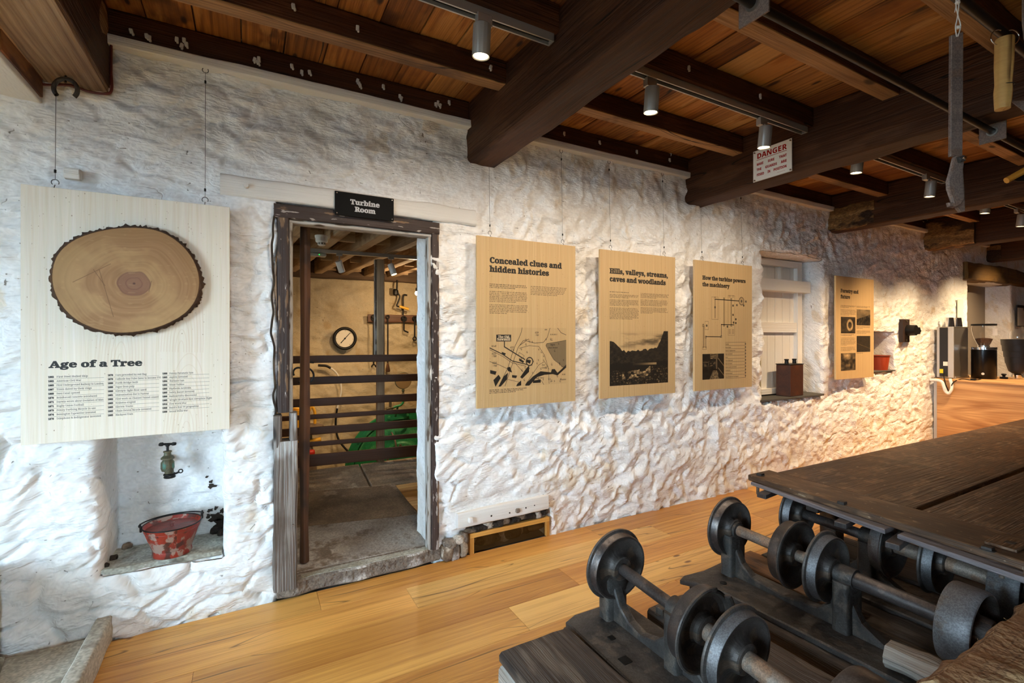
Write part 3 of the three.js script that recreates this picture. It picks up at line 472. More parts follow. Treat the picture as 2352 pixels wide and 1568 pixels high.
{
  const t = thing('wall_tap', 'old brass tap with green patina on the alcove wall', 'tap', [-0.383, 0.71, -0.18]);
  pl(t, 'body', lathe([[0, 0.03], [0.026, 0.03], [0.031, 0.045], [0.03, 0.075], [0.02, 0.09], [0.03, 0.093], [0.03, 0.1], [0.017, 0.112], [0.015, 0.125], [0.019, 0.128], [0.019, 0.134], [0.006, 0.136]], 28), M.tapBrass);
  pl(t, 'pipe', rod([0, 0.06, 0], [0.0, 0.075, -0.12], 0.014), M.tapBrass);
  pl(t, 'stem', cyl(0.006, 0.006, 0.03, 12).translate(0, 0.15, 0), M.blackIron);
  pl(t, 'handle', join([rod([-0.027, 0.172, 0], [0.027, 0.168, 0], 0.006), stone(0.011, 0.009, 0.009, 2, 0).translate(-0.027, 0.172, 0), stone(0.011, 0.009, 0.009, 3, 0).translate(0.027, 0.168, 0), stone(0.01, 0.009, 0.01, 3, 0).translate(0, 0.165, 0)]), M.blackIron);
  pl(t, 'spout', rod([0.006, 0.045, 0.006], [0.012, 0.012, 0.03], 0.02, 20), M.tapBrass);
  pl(t, 'hose_clip', join([new THREE.TorusGeometry(0.022, 0.006, 8, 24).rotateX(HALF).translate(0.012, 0.016, 0.028), new THREE.TorusGeometry(0.022, 0.005, 8, 24).rotateX(HALF).translate(0.013, 0.004, 0.032), rod([0.03, 0.014, 0.03], [0.055, 0.024, 0.03], 0.005), new THREE.TorusGeometry(0.009, 0.003, 6, 16).translate(0.06, 0.027, 0.03)]), M.blackIron);
}
// broken plaster showing dark stone near the tap
{
  const t = thing('plaster_scar', 'dark broken plaster in the far corner of the alcove beside the bucket', 'plaster scar', [-0.16, 0.4, -0.28]);
  for (const [x, y, r, s] of [[-0.165, 0.415, 0.03, 2], [-0.14, 0.45, 0.016, 4], [-0.2, 0.462, 0.012, 5], [-0.15, 0.375, 0.03, 7], [-0.172, 0.47, 0.01, 11], [-0.21, 0.43, 0.01, 12], [-0.19, 0.6, 0.016, 8], [-0.194, 0.625, 0.008, 13], [-0.215, 0.655, 0.006, 9]]) pw(t, 'stone', shard(r, s, 0.008).translate(x, y, -0.297), M.darkVoid);
}
// ================================================================ STONE TROUGH at the lower left
{
  const t = thing('stone_trough', 'shallow grey stone trough on the floor at the lower left', 'trough', [-0.85, 0, 0.5]);
  pw(t, 'bed', slab([[-1.5, 0.03], [-0.6, 0.03], [-0.575, 1.3], [-1.5, 1.3]], 0.0, 0.055, 0.006, 'z'), M.trough);
  const rim = beamZ(-0.635, -0.575, 0.0, 0.125, 0.0, 1.25, { c: 0.006, amp: 0.004, f: 7, step: 0.03 }); pw(t, 'rim', rim, M.trough);
  pw(t, 'fillet', slab([[-1.28, 0.05], [-0.93, 0.04], [-0.885, 0.25], [-0.99, 0.7], [-1.28, 0.9]], 0.05, 0.075, 0.012), M.ledge);
}
{
  const t = thing('stone_slab', 'upright grey stone slab standing beside the trough at the left edge', 'stone slab', [-1.03, 0.05, 0.22]);
  pw(t, 'slab', beamZ(-1.1, -0.952, 0.056, 0.462, 0.03, 0.42, { c: 0.02, amp: 0.008, f: 5, step: 0.05 }), M.trough);
}
// ================================================================ FLOOR HATCH
{
  const t = thing('vent_window', 'low oak framed glazed opening at floor level right of the doorway', 'hatch', [1.592, 0, 0]);
  pw(t, 'frame_top', box(1.275, 1.905, 0.108, 0.138, -0.03, 0.006, 0.002), M.oak[1]);
  pw(t, 'frame_side', box(1.275, 1.306, 0.001, 0.108, -0.03, 0.006, 0.002), M.oak[1]);
  pw(t, 'frame_side', box(1.878, 1.905, 0.001, 0.108, -0.03, 0.006, 0.002), M.oak[1]);
  pw(t, 'glass', box(1.306, 1.878, 0.001, 0.108, -0.018, -0.0172, 0), M.dirtyGlass);
  const cavity = pw(t, 'cavity', box(1.28, 1.905, -0.04, 0.14, -0.19, -0.17, 0), M.darkVoid);
  for (let i = 0; i < 9; i++) pw(t, 'rubble', stone(rr(0.03, 0.07), rr(0.02, 0.04), 0.04, i).translate(1.33 + i * 0.065, 0.015 + rr(0, 0.03), -0.13 + rr(-0.02, 0.03)), i % 2 ? M.darkVoid : M.pebble);
  for (let i = 0; i < 14; i++) pw(t, 'broken_stone', stone(rr(0.03, 0.06), rr(0.014, 0.026), 0.03, i + 20).translate(1.29 + i * 0.044, 0.155 + 0.012 * (i / 14) + rr(-0.006, 0.008), -0.03), i % 3 ? M.darkVoid : M.pebble);
}
{
  const t = thing('wall_timber', 'short white painted timber with nail holes above the floor hatch', 'timber', [1.53, 0.2, 0]);
  pw(t, 'timber', at(timber(0.7, 0.1, 0.06, { c: 0.006, amp: 0.004 }).rotateZ(0.012), 1.53, 0.252, 0.0), M.whiteTimber);
  pw(t, 'bolt_head', bx(0.03, 0.035, 0.03, 0.006).translate(1.265, 0.245, 0.04), M.whiteTimber);
  for (const [x, y, r] of [[1.42, 0.243, 0.006], [1.56, 0.238, 0.005], [1.69, 0.25, 0.005], [1.76, 0.255, 0.004]]) pw(t, 'nail', cyl(r, r, 0.004, 10).rotateX(HALF).translate(x, y, 0.0325), M.blackIron);
  pw(t, 'bolt', stone(0.016, 0.016, 0.012, 3).translate(1.622, 0.242, 0.035), M.rusty);
}
// ================================================================ WINDOW RECESS
{
  const t = thing('window_shutter', 'white painted boarded sash in the deep window recess', 'shutter', [5.0, 0.83, -0.22]);
  const B = (n, ...a) => pw(t, n, box(...a, 0.004), M.whiteTimber);
  B('panel', 4.4, 5.4, 0.84, 2.26, -0.252, -0.235);
  for (let i = 0; i < 7; i++) pw(t, 'boarding', box(4.42 + 0.135 * i, 4.42 + 0.135 * (i + 1) - 0.003, 0.85, 2.25, -0.236, -0.226, 0.002, 'y'), M.whiteTimber);
  B('stile', 4.36, 4.44, 0.84, 2.27, -0.235, -0.18); B('stile', 5.3, 5.385, 0.84, 2.27, -0.235, -0.18);
  B('rail', 4.44, 5.3, 2.2, 2.27, -0.235, -0.18); B('rail', 4.44, 5.3, 1.49, 1.6, -0.235, -0.19); B('rail', 4.44, 5.3, 0.84, 0.9, -0.235, -0.17);
  B('ledged_bar', 4.36, 5.44, 1.925, 2.05, -0.235, -0.12); B('muntin', 5.02, 5.055, 2.05, 2.2, -0.235, -0.2);
}
{
  const t = thing('window_sill', 'dark slate sill at the foot of the window recess', 'sill', [4.95, 0.8, -0.1]);
  pw(t, 'slab', slab([[4.4, -0.25], [4.35, 0.01], [4.6, 0.022], [5.2, 0.02], [5.46, 0.012], [5.47, -0.25]], 0.806, 0.828, 0.004), M.slate);
}
{
  const t = thing('battery_box', 'square dark brown metal box with two terminals on the window sill', 'box', [4.975, 0.829, -0.075]);
  pl(t, 'case', box(-0.125, 0.125, 0, 0.325, -0.075, 0.075, 0.006, 'y'), mat({ map: ironMap([92, 50, 30], [66, 34, 22], [50, 30, 22], 50), roughness: 0.6, bumpMap: bumpGrit, bumpScale: 0.001 }));
  pl(t, 'lid', box(-0.129, 0.129, 0.325, 0.334, -0.079, 0.079, 0.003), M.blackIron);
  for (const x of [-0.06, 0.09]) { const k = pl(t, 'terminal', at(cyl(0.016, 0.02, 0.05, 14), x, 0.358, 0), M.blackIron); pl(k, 'nut', at(bx(0.045, 0.014, 0.028, 0.003), x, 0.376, 0), M.blackIron); }
  t.rotation.y = 0.05;
}
{
  const t = thing('leaning_sheet', 'pale framed sheet leaning in the left of the window recess', 'sheet', [4.47, 0.832, -0.1]);
  pl(t, 'sheet', box(-0.05, 0.05, 0, 0.5, -0.004, 0.004, 0.002, 'y'), mat({ color: '#c9c0a2', roughness: 0.6 })); t.rotation.y = HALF - 0.3;
}
// ================================================================ NICHE AND SWITCH
{
  const t = thing('red_tub', 'red orange tub in the small square niche behind the last panel', 'tub', [6.9, 1.03, -0.12]);
  pl(t, 'tub', lathe([[0, 0.003], [0.1, 0.003], [0.105, 0.0], [0.125, 0.17], [0.13, 0.172], [0.128, 0.18], [0.12, 0.178], [0.1, 0.02]], 40), mat({ color: '#96361a', roughness: 0.5 }));
  pl(t, 'rim', new THREE.TorusGeometry(0.128, 0.006, 8, 40).rotateX(HALF).translate(0, 0.177, 0), mat({ color: '#742812', roughness: 0.5 }));
}
{
  const t = thing('niche_sill', 'dark slate base of the small square niche', 'sill', [6.7, 1.01, -0.13]);
  pw(t, 'slab', slab([[6.21, -0.27], [6.21, 0.004], [7.07, 0.004], [7.07, -0.27]], 1.016, 1.03, 0.002), M.slate);
}
{
  const t = thing('switch_box', 'old black electrical switch box on the rough wall beside the niche', 'switch', [7.25, 1.52, 0.03]);
  pl(t, 'back_plate', box(-0.09, 0.09, -0.145, 0.145, -0.03, 0.015, 0.004, 'y'), mat({ color: '#2a1a14', roughness: 0.6 }));
  pl(t, 'housing', at(cyl(0.065, 0.07, 0.09, 24).rotateX(HALF), 0.03, 0.005, 0.06), M.blackIron);
  const k = pl(t, 'lever', at(bx(0.12, 0.09, 0.06, 0.012), 0.11, 0.0, 0.07), M.blackIron);
  pl(k, 'knob', at(lathe([[0, 0.03], [0.02, 0.028], [0.03, 0.012], [0.02, 0]], 16).rotateZ(-HALF), 0.17, 0, 0.07), M.blackIron);
  for (const y of [-0.12, 0.12]) pl(t, 'screw', at(cyl(0.012, 0.012, 0.01, 10).rotateX(HALF), 0, y, 0.018), M.tapBrass);
}

// ================================================================ TEXT PANELS
const PW = 1024, PH = 1464;
function plyBase(c, w, h, s0, pale) {
  const r0 = seed; seed = s0;
  c.fillStyle = pale ? '#ebe1cf' : '#c8a877'; c.fillRect(0, 0, w, h);
  for (let i = 0; i < 420; i++) { const x = rr(0, w), ww = rr(1, 14); c.fillStyle = rnd() < 0.5 ? (pale ? `rgba(200,176,140,${rr(0.02, 0.08)})` : `rgba(176,136,84,${rr(0.02, 0.1)})`) : (pale ? `rgba(252,246,236,${rr(0.03, 0.12)})` : `rgba(226,196,150,${rr(0.03, 0.12)})`); c.beginPath(); let X = x; c.moveTo(X, 0); const L = []; for (let y = 0; y <= h; y += 61) { X = x + 9 * noise(y * 0.004 + i, s0); L.push([X, y]); c.lineTo(X, y); } for (const [a, y] of L.reverse()) c.lineTo(a + ww, y); c.fill(); }
  for (let k = 0; k < 3; k++) { const cx = rr(0.1, 0.9) * w, cy = rr(0.6, 1.1) * h; for (let i = 1; i < 9; i++) { c.strokeStyle = 'rgba(178,138,92,0.12)'; c.lineWidth = 5; c.beginPath(); c.ellipse(cx, cy, i * 15, i * 72, 0.04, Math.PI, 2 * Math.PI); c.stroke(); } }
  for (let i = 0; i < 210; i++) { c.fillStyle = `rgba(112,78,44,${rr(0.15, 0.5)})`; c.beginPath(); c.ellipse(rr(0, w), rr(0, h), rr(1, 3), rr(1.2, 4.4), 0, 0, 7); c.fill(); }
  seed = r0;
}
const INK = '#15130f';
function fit(c, s, x, y, width, size, weight = '900', thick = 0) { c.save(); c.font = `${weight} ${size}px serif`; c.fillStyle = c.strokeStyle = INK; const k = width ? width / c.measureText(s).width : 1; c.translate(x, y); c.scale(k, 1); c.fillText(s, 0, 0); if (thick) { c.lineWidth = thick; c.strokeText(s, 0, 0); } c.restore(); }
function smallPrint(c, x, y, w, lines, lh, bold) { // unreadably small body text
  for (let i = 0; i < lines; i++) { let X = x; const end = x + w * (i === lines - 1 ? rr(0.4, 0.8) : rr(0.93, 1)); while (X < end) { const L = rr(7, 34); for (let q = 0; q < L - 2; q += 3.4) { c.fillStyle = `rgba(20,16,10,${rr(0.5, 0.9)})`; const a = rnd(); c.fillRect(X + q, y + i * lh - (a < 0.2 ? 9 : 6.5), bold ? 2.4 : 1.9, a < 0.2 ? 9 : a > 0.9 ? 9 : 6.5); } X += L + 5; } }
}
function photoPatch(c, x, y, w, h, fn) { // a grey print multiplied on the wood
  const im = c.getImageData(x, y, w, h), d = im.data;
  for (let j = 0; j < h; j++) for (let i = 0; i < w; i++) { const q = clamp(fn((i + 0.5) / w, (j + 0.5) / h)), o = (j * w + i) * 4; for (let k = 0; k < 3; k++) d[o + k] *= 0.05 + 0.95 * q; }
  c.putImageData(im, x, y);
}
function panel(x0, w, label, s0, draw) {
  const t = thing('text_panel', label, 'panel', [x0 + w / 2, 0.978, 0.071]);
  const H = 1.13, m = mat({ map: canvasTex(PW, PH, (c, a, b) => { plyBase(c, a, b, s0, s0 === 101); draw(c, a, b); }), roughness: 0.55 });
  pl(t, 'board', box(-w / 2, w / 2, 0, H, -0.01, 0.0085, 0.0015, 'y'), mat({ map: woodTex(256, 256, 0.6, 0.6, { seed: s0, light: s0 === 101 ? [232, 220, 198] : [216, 184, 134], dark: s0 === 101 ? [206, 184, 150] : [186, 148, 96], rings: 40, grain: 0.3, blot: 0.3 }), roughness: 0.6 }));
  const f = new THREE.PlaneGeometry(w - 0.002, H - 0.002); f.translate(0, H / 2, 0.0088); pl(t, 'printed_face', f, m);
  return t;
}
function hangers(t, xs, top) { // wires with a hook at each end; the y of the wall plate
  for (const x of xs) {
    const lx = x - t.position.x, y0 = 1.13, y1 = top - t.position.y, z = -0.02;
    const wr = pl(t, 'suspension_wire', rod([lx, y0 + 0.045, z], [lx, y1 - 0.04, z - 0.018], 0.0011, 6), M.wire);
    pl(wr, 'crimp', cyl(0.0045, 0.0045, 0.014, 8).translate(lx, y0 + 0.08, z), M.blackIron); pl(wr, 'crimp', cyl(0.0045, 0.0045, 0.014, 8).translate(lx, y1 - 0.09, z - 0.016), M.blackIron);
    const hk = (y, s) => new THREE.TorusGeometry(0.013, 0.0019, 6, 20, 4.6).rotateZ(s).translate(lx, y, z);
    pl(t, 'hook', hk(y0 + 0.03, -0.6), M.wire); pl(t, 'hook', hk(y1 - 0.03, 2.4).translate(0, 0, -0.018), M.wire);
    pl(t, 'hook_shank', rod([lx, y0 - 0.002, z + 0.018], [lx, y0 + 0.018, z + 0.002], 0.0019, 6), M.wire);
  }
}
const COLS = [
  [0.113, 0.149, 0.359, ['1862|First Steel Hulled Ship', '1862|American Civil War', '1863|First Underground Railway to London', '1867|Trees dated by their rings', '1869|Suez Canal opened', '1870|Reinforced Concrete introduced', '1871|Darwin wrote about Evolution of Man', '1871|Rugby Union Football', '1873|Penny Farthing Bicycle in use', '1874|Remington Typewriter invented', '1876|Telephone & Refrigerator invented']],
  [0.377, 0.413, 0.624, ['1878|Cars preceded by red flag', '1879|Cathode Ray Tube (later to become TV)', '1880|Forth Bridge built', '1880|Paper from pulp', '1880|Electric light first used', '1881|Immunisation due to Pasteur', '1882|First work on Channel Tunnel ceased', '1883|Krakatoa erupted', '1883|Electric Trams', '1885|Chain Driven Bicycle invented', '1885|Blackpool Tram']],
  [0.641, 0.676, 0.887, ['1888|Dunlop Pneumatic Tyre', '1893|Aspirin invented', '1894|Thirlmere Dam', '1892|Steam Turbine', '1895|Diptheria Antitoxin', '1895|Safety Razors invented', '1896|Radioactivity discovered', '1903|Wright Brothers first Aeroplane flight', '1914|First World War', "1929|Baird's first TV programme", '1939|Second World War']],
];
const p1 = panel(-0.869, 0.777, 'large pale plywood panel titled Age of a Tree with a tree slice', 101, (c, w, h) => {
  fit(c, 'Age of a Tree', 0.117 * w, 0.706 * h, 0.424 * w, 50, '900', 2.2);
  for (const [a, b, e, L] of COLS) L.forEach((s, i) => { const y = (0.745 + 0.0164 * i) * h, [n, q] = s.split('|'); fit(c, n, a * w, y, 25, 14, '900', 1); fit(c, q, b * w, y, q.length * 6.1, 14, '500', 0.25); if (i < 10) { c.fillStyle = 'rgba(20,18,14,0.55)'; c.fillRect(a * w, y + 7, (e - a) * w, 1.4); } });
});
hangers(p1, [-0.765, -0.2], 2.83);
const p2 = panel(1.292, 0.79, 'plywood panel titled Concealed clues and hidden histories with an old map', 102, (c, w, h) => {
  fit(c, 'Concealed clues and', 0.115 * w, 0.152 * h, 0.731 * w, 66, '900', 3.4); fit(c, 'hidden histories', 0.115 * w, 0.204 * h, 0.593 * w, 66, '900', 3.4);
  smallPrint(c, 0.114 * w, 0.279 * h, 0.372 * w, 3, 14, true); smallPrint(c, 0.114 * w, 0.322 * h, 0.372 * w, 7, 14.2); smallPrint(c, 0.114 * w, 0.4 * h, 0.372 * w, 6, 14.2); smallPrint(c, 0.516 * w, 0.279 * h, 0.372 * w, 6, 14.2);
  const X = (u) => u * w, Y = (v) => v * h; c.save(); c.beginPath(); c.rect(X(0.114), Y(0.53), X(0.782), Y(0.354)); c.clip(); c.fillStyle = 'rgba(120,100,70,0.1)'; c.fillRect(0, 0, w, h);
  const path = (pts, lw, col = INK, fill) => { c.beginPath(); pts.forEach(([a, b], i) => (i ? c.lineTo(X(a), Y(b)) : c.moveTo(X(a), Y(b)))); if (fill) { c.fillStyle = fill; c.fill(); } if (lw) { c.strokeStyle = col; c.lineWidth = lw * 1.5; c.stroke(); } };
  path([[0.9, 0.607], [0.78, 0.62], [0.685, 0.628], [0.675, 0.64], [0.72, 0.69], [0.76, 0.73], [0.83, 0.762], [0.85, 0.778], [0.9, 0.78]], 2, INK, 'rgba(70,60,46,0.55)');
  path([[0.9, 0.762], [0.85, 0.79], [0.8, 0.815], [0.77, 0.79], [0.74, 0.79], [0.73, 0.81], [0.62, 0.8], [0.54, 0.83], [0.47, 0.87], [0.46, 0.89], [0.5, 0.885], [0.58, 0.835], [0.66, 0.822], [0.75, 0.82], [0.8, 0.83], [0.9, 0.78]], 1, INK, '#221d15');
  path([[0.43, 0.53], [0.42, 0.56], [0.4, 0.59], [0.36, 0.64], [0.33, 0.69], [0.29, 0.77], [0.2, 0.88]], 2.5); path([[0.5, 0.6], [0.44, 0.61], [0.39, 0.65], [0.35, 0.72], [0.26, 0.88]], 2.5); path([[0.114, 0.65], [0.24, 0.69], [0.33, 0.73], [0.48, 0.755]], 5); path([[0.114, 0.66], [0.24, 0.702], [0.33, 0.742], [0.47, 0.765]], 2);
  path([[0.4, 0.64], [0.47, 0.61], [0.56, 0.625], [0.65, 0.62], [0.69, 0.59], [0.72, 0.53]], 2.5); path([[0.4, 0.655], [0.5, 0.64], [0.6, 0.645], [0.66, 0.7], [0.7, 0.78], [0.71, 0.88]], 2); path([[0.8, 0.53], [0.84, 0.56], [0.9, 0.575]], 2.5); path([[0.114, 0.73], [0.2, 0.75], [0.28, 0.775]], 2); path([[0.34, 0.73], [0.44, 0.8]], 2); path([[0.46, 0.88], [0.6, 0.76], [0.66, 0.74], [0.71, 0.79]], 2); path([[0.55, 0.83], [0.63, 0.86], [0.66, 0.89]], 2); path([[0.29, 0.84], [0.4, 0.86], [0.38, 0.89]], 1.6); path([[0.4, 0.68], [0.45, 0.7], [0.44, 0.72], [0.39, 0.7], [0.4, 0.68]], 1.6);
  for (const P of [[[0.12, 0.78], [0.18, 0.79], [0.17, 0.81], [0.12, 0.8]], [[0.15, 0.84], [0.2, 0.81], [0.22, 0.83], [0.17, 0.88]], [[0.28, 0.77], [0.31, 0.765], [0.33, 0.8], [0.29, 0.79]], [[0.25, 0.82], [0.29, 0.8], [0.28, 0.84], [0.22, 0.88], [0.2, 0.88]], [[0.33, 0.815], [0.38, 0.82], [0.37, 0.835], [0.33, 0.83]], [[0.47, 0.78], [0.5, 0.76], [0.5, 0.8], [0.43, 0.84], [0.41, 0.83]], [[0.38, 0.87], [0.42, 0.85], [0.42, 0.88], [0.37, 0.885]], [[0.54, 0.855], [0.62, 0.85], [0.62, 0.87], [0.54, 0.87]], [[0.48, 0.725], [0.52, 0.73], [0.51, 0.75], [0.47, 0.74]], [[0.4, 0.715], [0.45, 0.735], [0.44, 0.745], [0.4, 0.73]], [[0.23, 0.675], [0.27, 0.685], [0.26, 0.695], [0.23, 0.685]]]) path(P, 0, INK, '#1d1912');
  for (let i = 0; i < 46; i++) { const a = rr(0.42, 0.88), b = rr(0.6, 0.87); c.strokeStyle = INK; c.lineWidth = 2; c.beginPath(); c.arc(X(a), Y(b), rr(4, 9), 0.5, 5.4); c.stroke(); c.fillStyle = INK; c.fillRect(X(a) - 1, Y(b), 2.5, 12); }
  for (const [s, a, b, q] of [['Well', 0.13, 0.645, 20], ['623', 0.135, 0.69, 24], ['·788', 0.135, 0.705, 22], ['622', 0.31, 0.655, 22], ['·376', 0.31, 0.67, 20], ['624', 0.14, 0.745, 24], ['·790', 0.14, 0.762, 22], ['620', 0.56, 0.565, 22], ['·785', 0.56, 0.58, 20], ['B.M.604·5', 0.72, 0.575, 16], ['B.M.550·2', 0.57, 0.845, 18], ['600', 0.66, 0.545, 16], ['Swan', 0.72, 0.64, 20], ['Boat House', 0.7, 0.658, 18], ['Saw', 0.63, 0.765, 18], ['Lodge', 0.63, 0.782, 18], ['Tunnel', 0.83, 0.862, 20], ['B.M.', 0.85, 0.83, 18]]) { c.font = `italic 700 ${q}px serif`; c.fillStyle = INK; c.fillText(s, X(a), Y(b)); }
  c.strokeStyle = INK; c.lineWidth = 9; c.beginPath(); c.ellipse(X(0.505), Y(0.737), 34, 36, 0, 0, 7); c.stroke(); path([[0.255, 0.613], [0.255, 0.645], [0.46, 0.725]], 6);
  c.fillStyle = '#17140f'; c.fillRect(X(0.178), Y(0.573), X(0.142), Y(0.04)); c.fillStyle = '#dcc9a6'; c.textAlign = 'center'; c.font = '900 28px serif'; c.fillText('The Old', X(0.249), Y(0.592)); c.font = '900 32px serif'; c.fillText('Sawmill', X(0.249), Y(0.608)); c.restore();
  smallPrint(c, 0.114 * w, 0.9 * h, 0.35 * w, 3, 13, true);
});
hangers(p2, [1.4, 1.988], 2.83);
const p3 = panel(2.311, 0.797, 'plywood panel titled Hills, valleys, streams, caves and woodlands with a lake photograph', 103, (c, w, h) => {
  fit(c, 'Hills, valleys, streams,', 0.115 * w, 0.155 * h, 0.781 * w, 66, '900', 3.4); fit(c, 'caves and woodlands', 0.115 * w, 0.209 * h, 0.748 * w, 66, '900', 3.4);
  let y = 0.283; for (const n of [1, 3, 5, 9]) { smallPrint(c, 0.115 * w, y * h, 0.372 * w, n, 13.4, n === 1); y += (n * 13.4 + 13) / h; }
  y = 0.283; for (const n of [4, 5, 5]) { smallPrint(c, 0.515 * w, y * h, 0.372 * w, n, 13.4); y += (n * 13.4 + 13) / h; }
  photoPatch(c, Math.round(0.115 * w), Math.round(0.545 * h), Math.round(0.78 * w), Math.round(0.375 * h), (u, v) => {
    let q = 0.98 - 0.55 * sstep(-0.1, 0.35, fbm(u * 3, v * 9, 3, 5)) * sstep(0.02, 0.12, v) * sstep(0.36, 0.2, v);
    const hill = 0.36 + 0.05 * noise(u * 5, 2) - 0.17 * sstep(0.3, 0.0, u) - 0.34 * sstep(0.78, 0.95, u) + 0.02 * noise(u * 30, 4);
    if (v > hill) q = 0.16 + 0.16 * fbm(u * 28, v * 34, 6, 4) + 0.08 * sstep(0.5, 0.2, u) * noise(u * 40, v * 40);
    if (v > 0.6) q = 0.09; if (v > 0.6 && v < 0.64 && u > 0.38 && u < 0.79) q = lerp(0.2, 0.8, sstep(0.38, 0.8, u));
    const bank = 0.76 - 0.1 * sstep(0.45, 0.8, u) + 0.04 * noise(u * 18, 9) - 0.06 * sstep(0.2, 0.0, u);
    if (v > bank) { const [f1, f2, id] = cells(u * 20, v * 20); q = 0.08 + 0.5 * id * sstep(0.05, 0.4, f2 - f1) * (0.5 + noise(u * 60, v * 60)); if (u > 0.2 && u < 0.68 && v < bank + 0.14) q += 0.5 * sstep(0.2, 0.75, id); }
    return q;
  });
});
hangers(p3, [2.436, 3.009], 2.83);
const p4 = panel(3.343, 0.778, 'plywood panel titled How the turbine powers the machinery with a line diagram', 104, (c, w, h) => {
  fit(c, 'How the turbine powers', 0.124 * w, 0.144 * h, 0.756 * w, 58, '900', 3); fit(c, 'the machinery', 0.124 * w, 0.195 * h, 0.462 * w, 58, '900', 3);
  const X = (u) => u * w, Y = (v) => v * h, ln = (a, b, d, e, lw) => { c.strokeStyle = INK; c.lineWidth = lw * 1.35; c.beginPath(); c.moveTo(X(a), Y(b)); c.lineTo(X(d), Y(e)); c.stroke(); }, rc = (a, b, d, e, lw = 2) => { c.strokeStyle = INK; c.lineWidth = lw; c.strokeRect(X(a), Y(b), X(d - a), Y(e - b)); }, dot = (a, b, r = 12) => { c.fillStyle = INK; c.beginPath(); c.arc(X(a), Y(b), r, 0, 7); c.fill(); c.fillStyle = '#e4d3b4'; c.fillRect(X(a) - 1.5, Y(b) - 5, 3, 10); };
  ln(0.335, 0.292, 0.76, 0.295, 7); ln(0.335, 0.292, 0.335, 0.44, 5); ln(0.49, 0.28, 0.49, 0.5, 6); ln(0.618, 0.28, 0.618, 0.5, 6); ln(0.441, 0.49, 0.67, 0.49, 7); ln(0.441, 0.485, 0.441, 0.59, 5); ln(0.18, 0.585, 0.441, 0.587, 6); ln(0.18, 0.58, 0.18, 0.675, 5); ln(0.138, 0.485, 0.138, 0.675, 5); ln(0.152, 0.5, 0.152, 0.67, 3);
  rc(0.28, 0.274, 0.391, 0.45); rc(0.166, 0.466, 0.223, 0.531); rc(0.56, 0.255, 0.68, 0.575, 1.6); rc(0.126, 0.665, 0.19, 0.685); for (const [a, b] of [[0.335, 0.285], [0.49, 0.285], [0.618, 0.285], [0.49, 0.495], [0.618, 0.495], [0.441, 0.585], [0.18, 0.588], [0.138, 0.5]]) rc(a - 0.012, b - 0.008, a + 0.012, b + 0.008, 3);
  for (const b of [0.256, 0.266, 0.53, 0.54, 0.55, 0.56]) { ln(0.57, b, 0.61, b, 2); ln(0.63, b, 0.67, b, 2); }
  for (const r of [46, 36, 20]) { c.strokeStyle = INK; c.lineWidth = r === 46 ? 6 : 3; c.beginPath(); c.arc(X(0.805), Y(0.296), r, 0, 7); c.stroke(); }
  for (const [a, b] of [[0.805, 0.296], [0.886, 0.297], [0.72, 0.33], [0.845, 0.33], [0.335, 0.355], [0.65, 0.335], [0.65, 0.41], [0.7, 0.445], [0.7, 0.475], [0.66, 0.472], [0.55, 0.505], [0.195, 0.5]]) dot(a, b, 13);
  const items = ['Turbine', 'Water intake', 'Outlet to Clapham Beck', 'Main rack bench', 'Fence', 'Fence adjustment', 'Main saw bench', 'Pulley to move rack bench', 'Sawdust pit', 'Small saw bench', 'Planer/thicknesser (see images)'];
  items.forEach((s, i) => { const y = 0.645 + 0.0262 * i; ln(0.515, y - 0.014, 0.886, y - 0.014, 2); fit(c, s, X(0.515), Y(y + 0.004), 0, 15, '700', 0.4); dot(0.878, y, 11); }); ln(0.515, 0.92, 0.886, 0.92, 2);
  photoPatch(c, Math.round(0.124 * w), Math.round(0.719 * h), Math.round(0.366 * w), Math.round(0.199 * h), (u, v) => { let q = 0.12 + 0.1 * fbm(u * 9, v * 9, 3, 3); if (v < 0.2 && u > 0.35 && u < 0.85) q = 0.5 + 0.3 * noise(u * 12, v * 30); if (u > 0.62 && u < 0.68 && v < 0.6) q = 0.5; if (v > 0.66 && Math.abs(u - 0.5 - 0.1 * v) < (v - 0.5) * 0.55) q = 0.55 + 0.2 * noise(u * 20, v * 20); if (v > 0.3 && v < 0.5 && u < 0.6) q = 0.25 + 0.3 * noise(u * 18, v * 24, 4); if (u > 0.72) q = 0.14 + 0.5 * sstep(0.6, 0.9, noise(u * 9 - v * 8, 3)); return q; });
});
hangers(p4, [3.469, 4.022], 2.83);
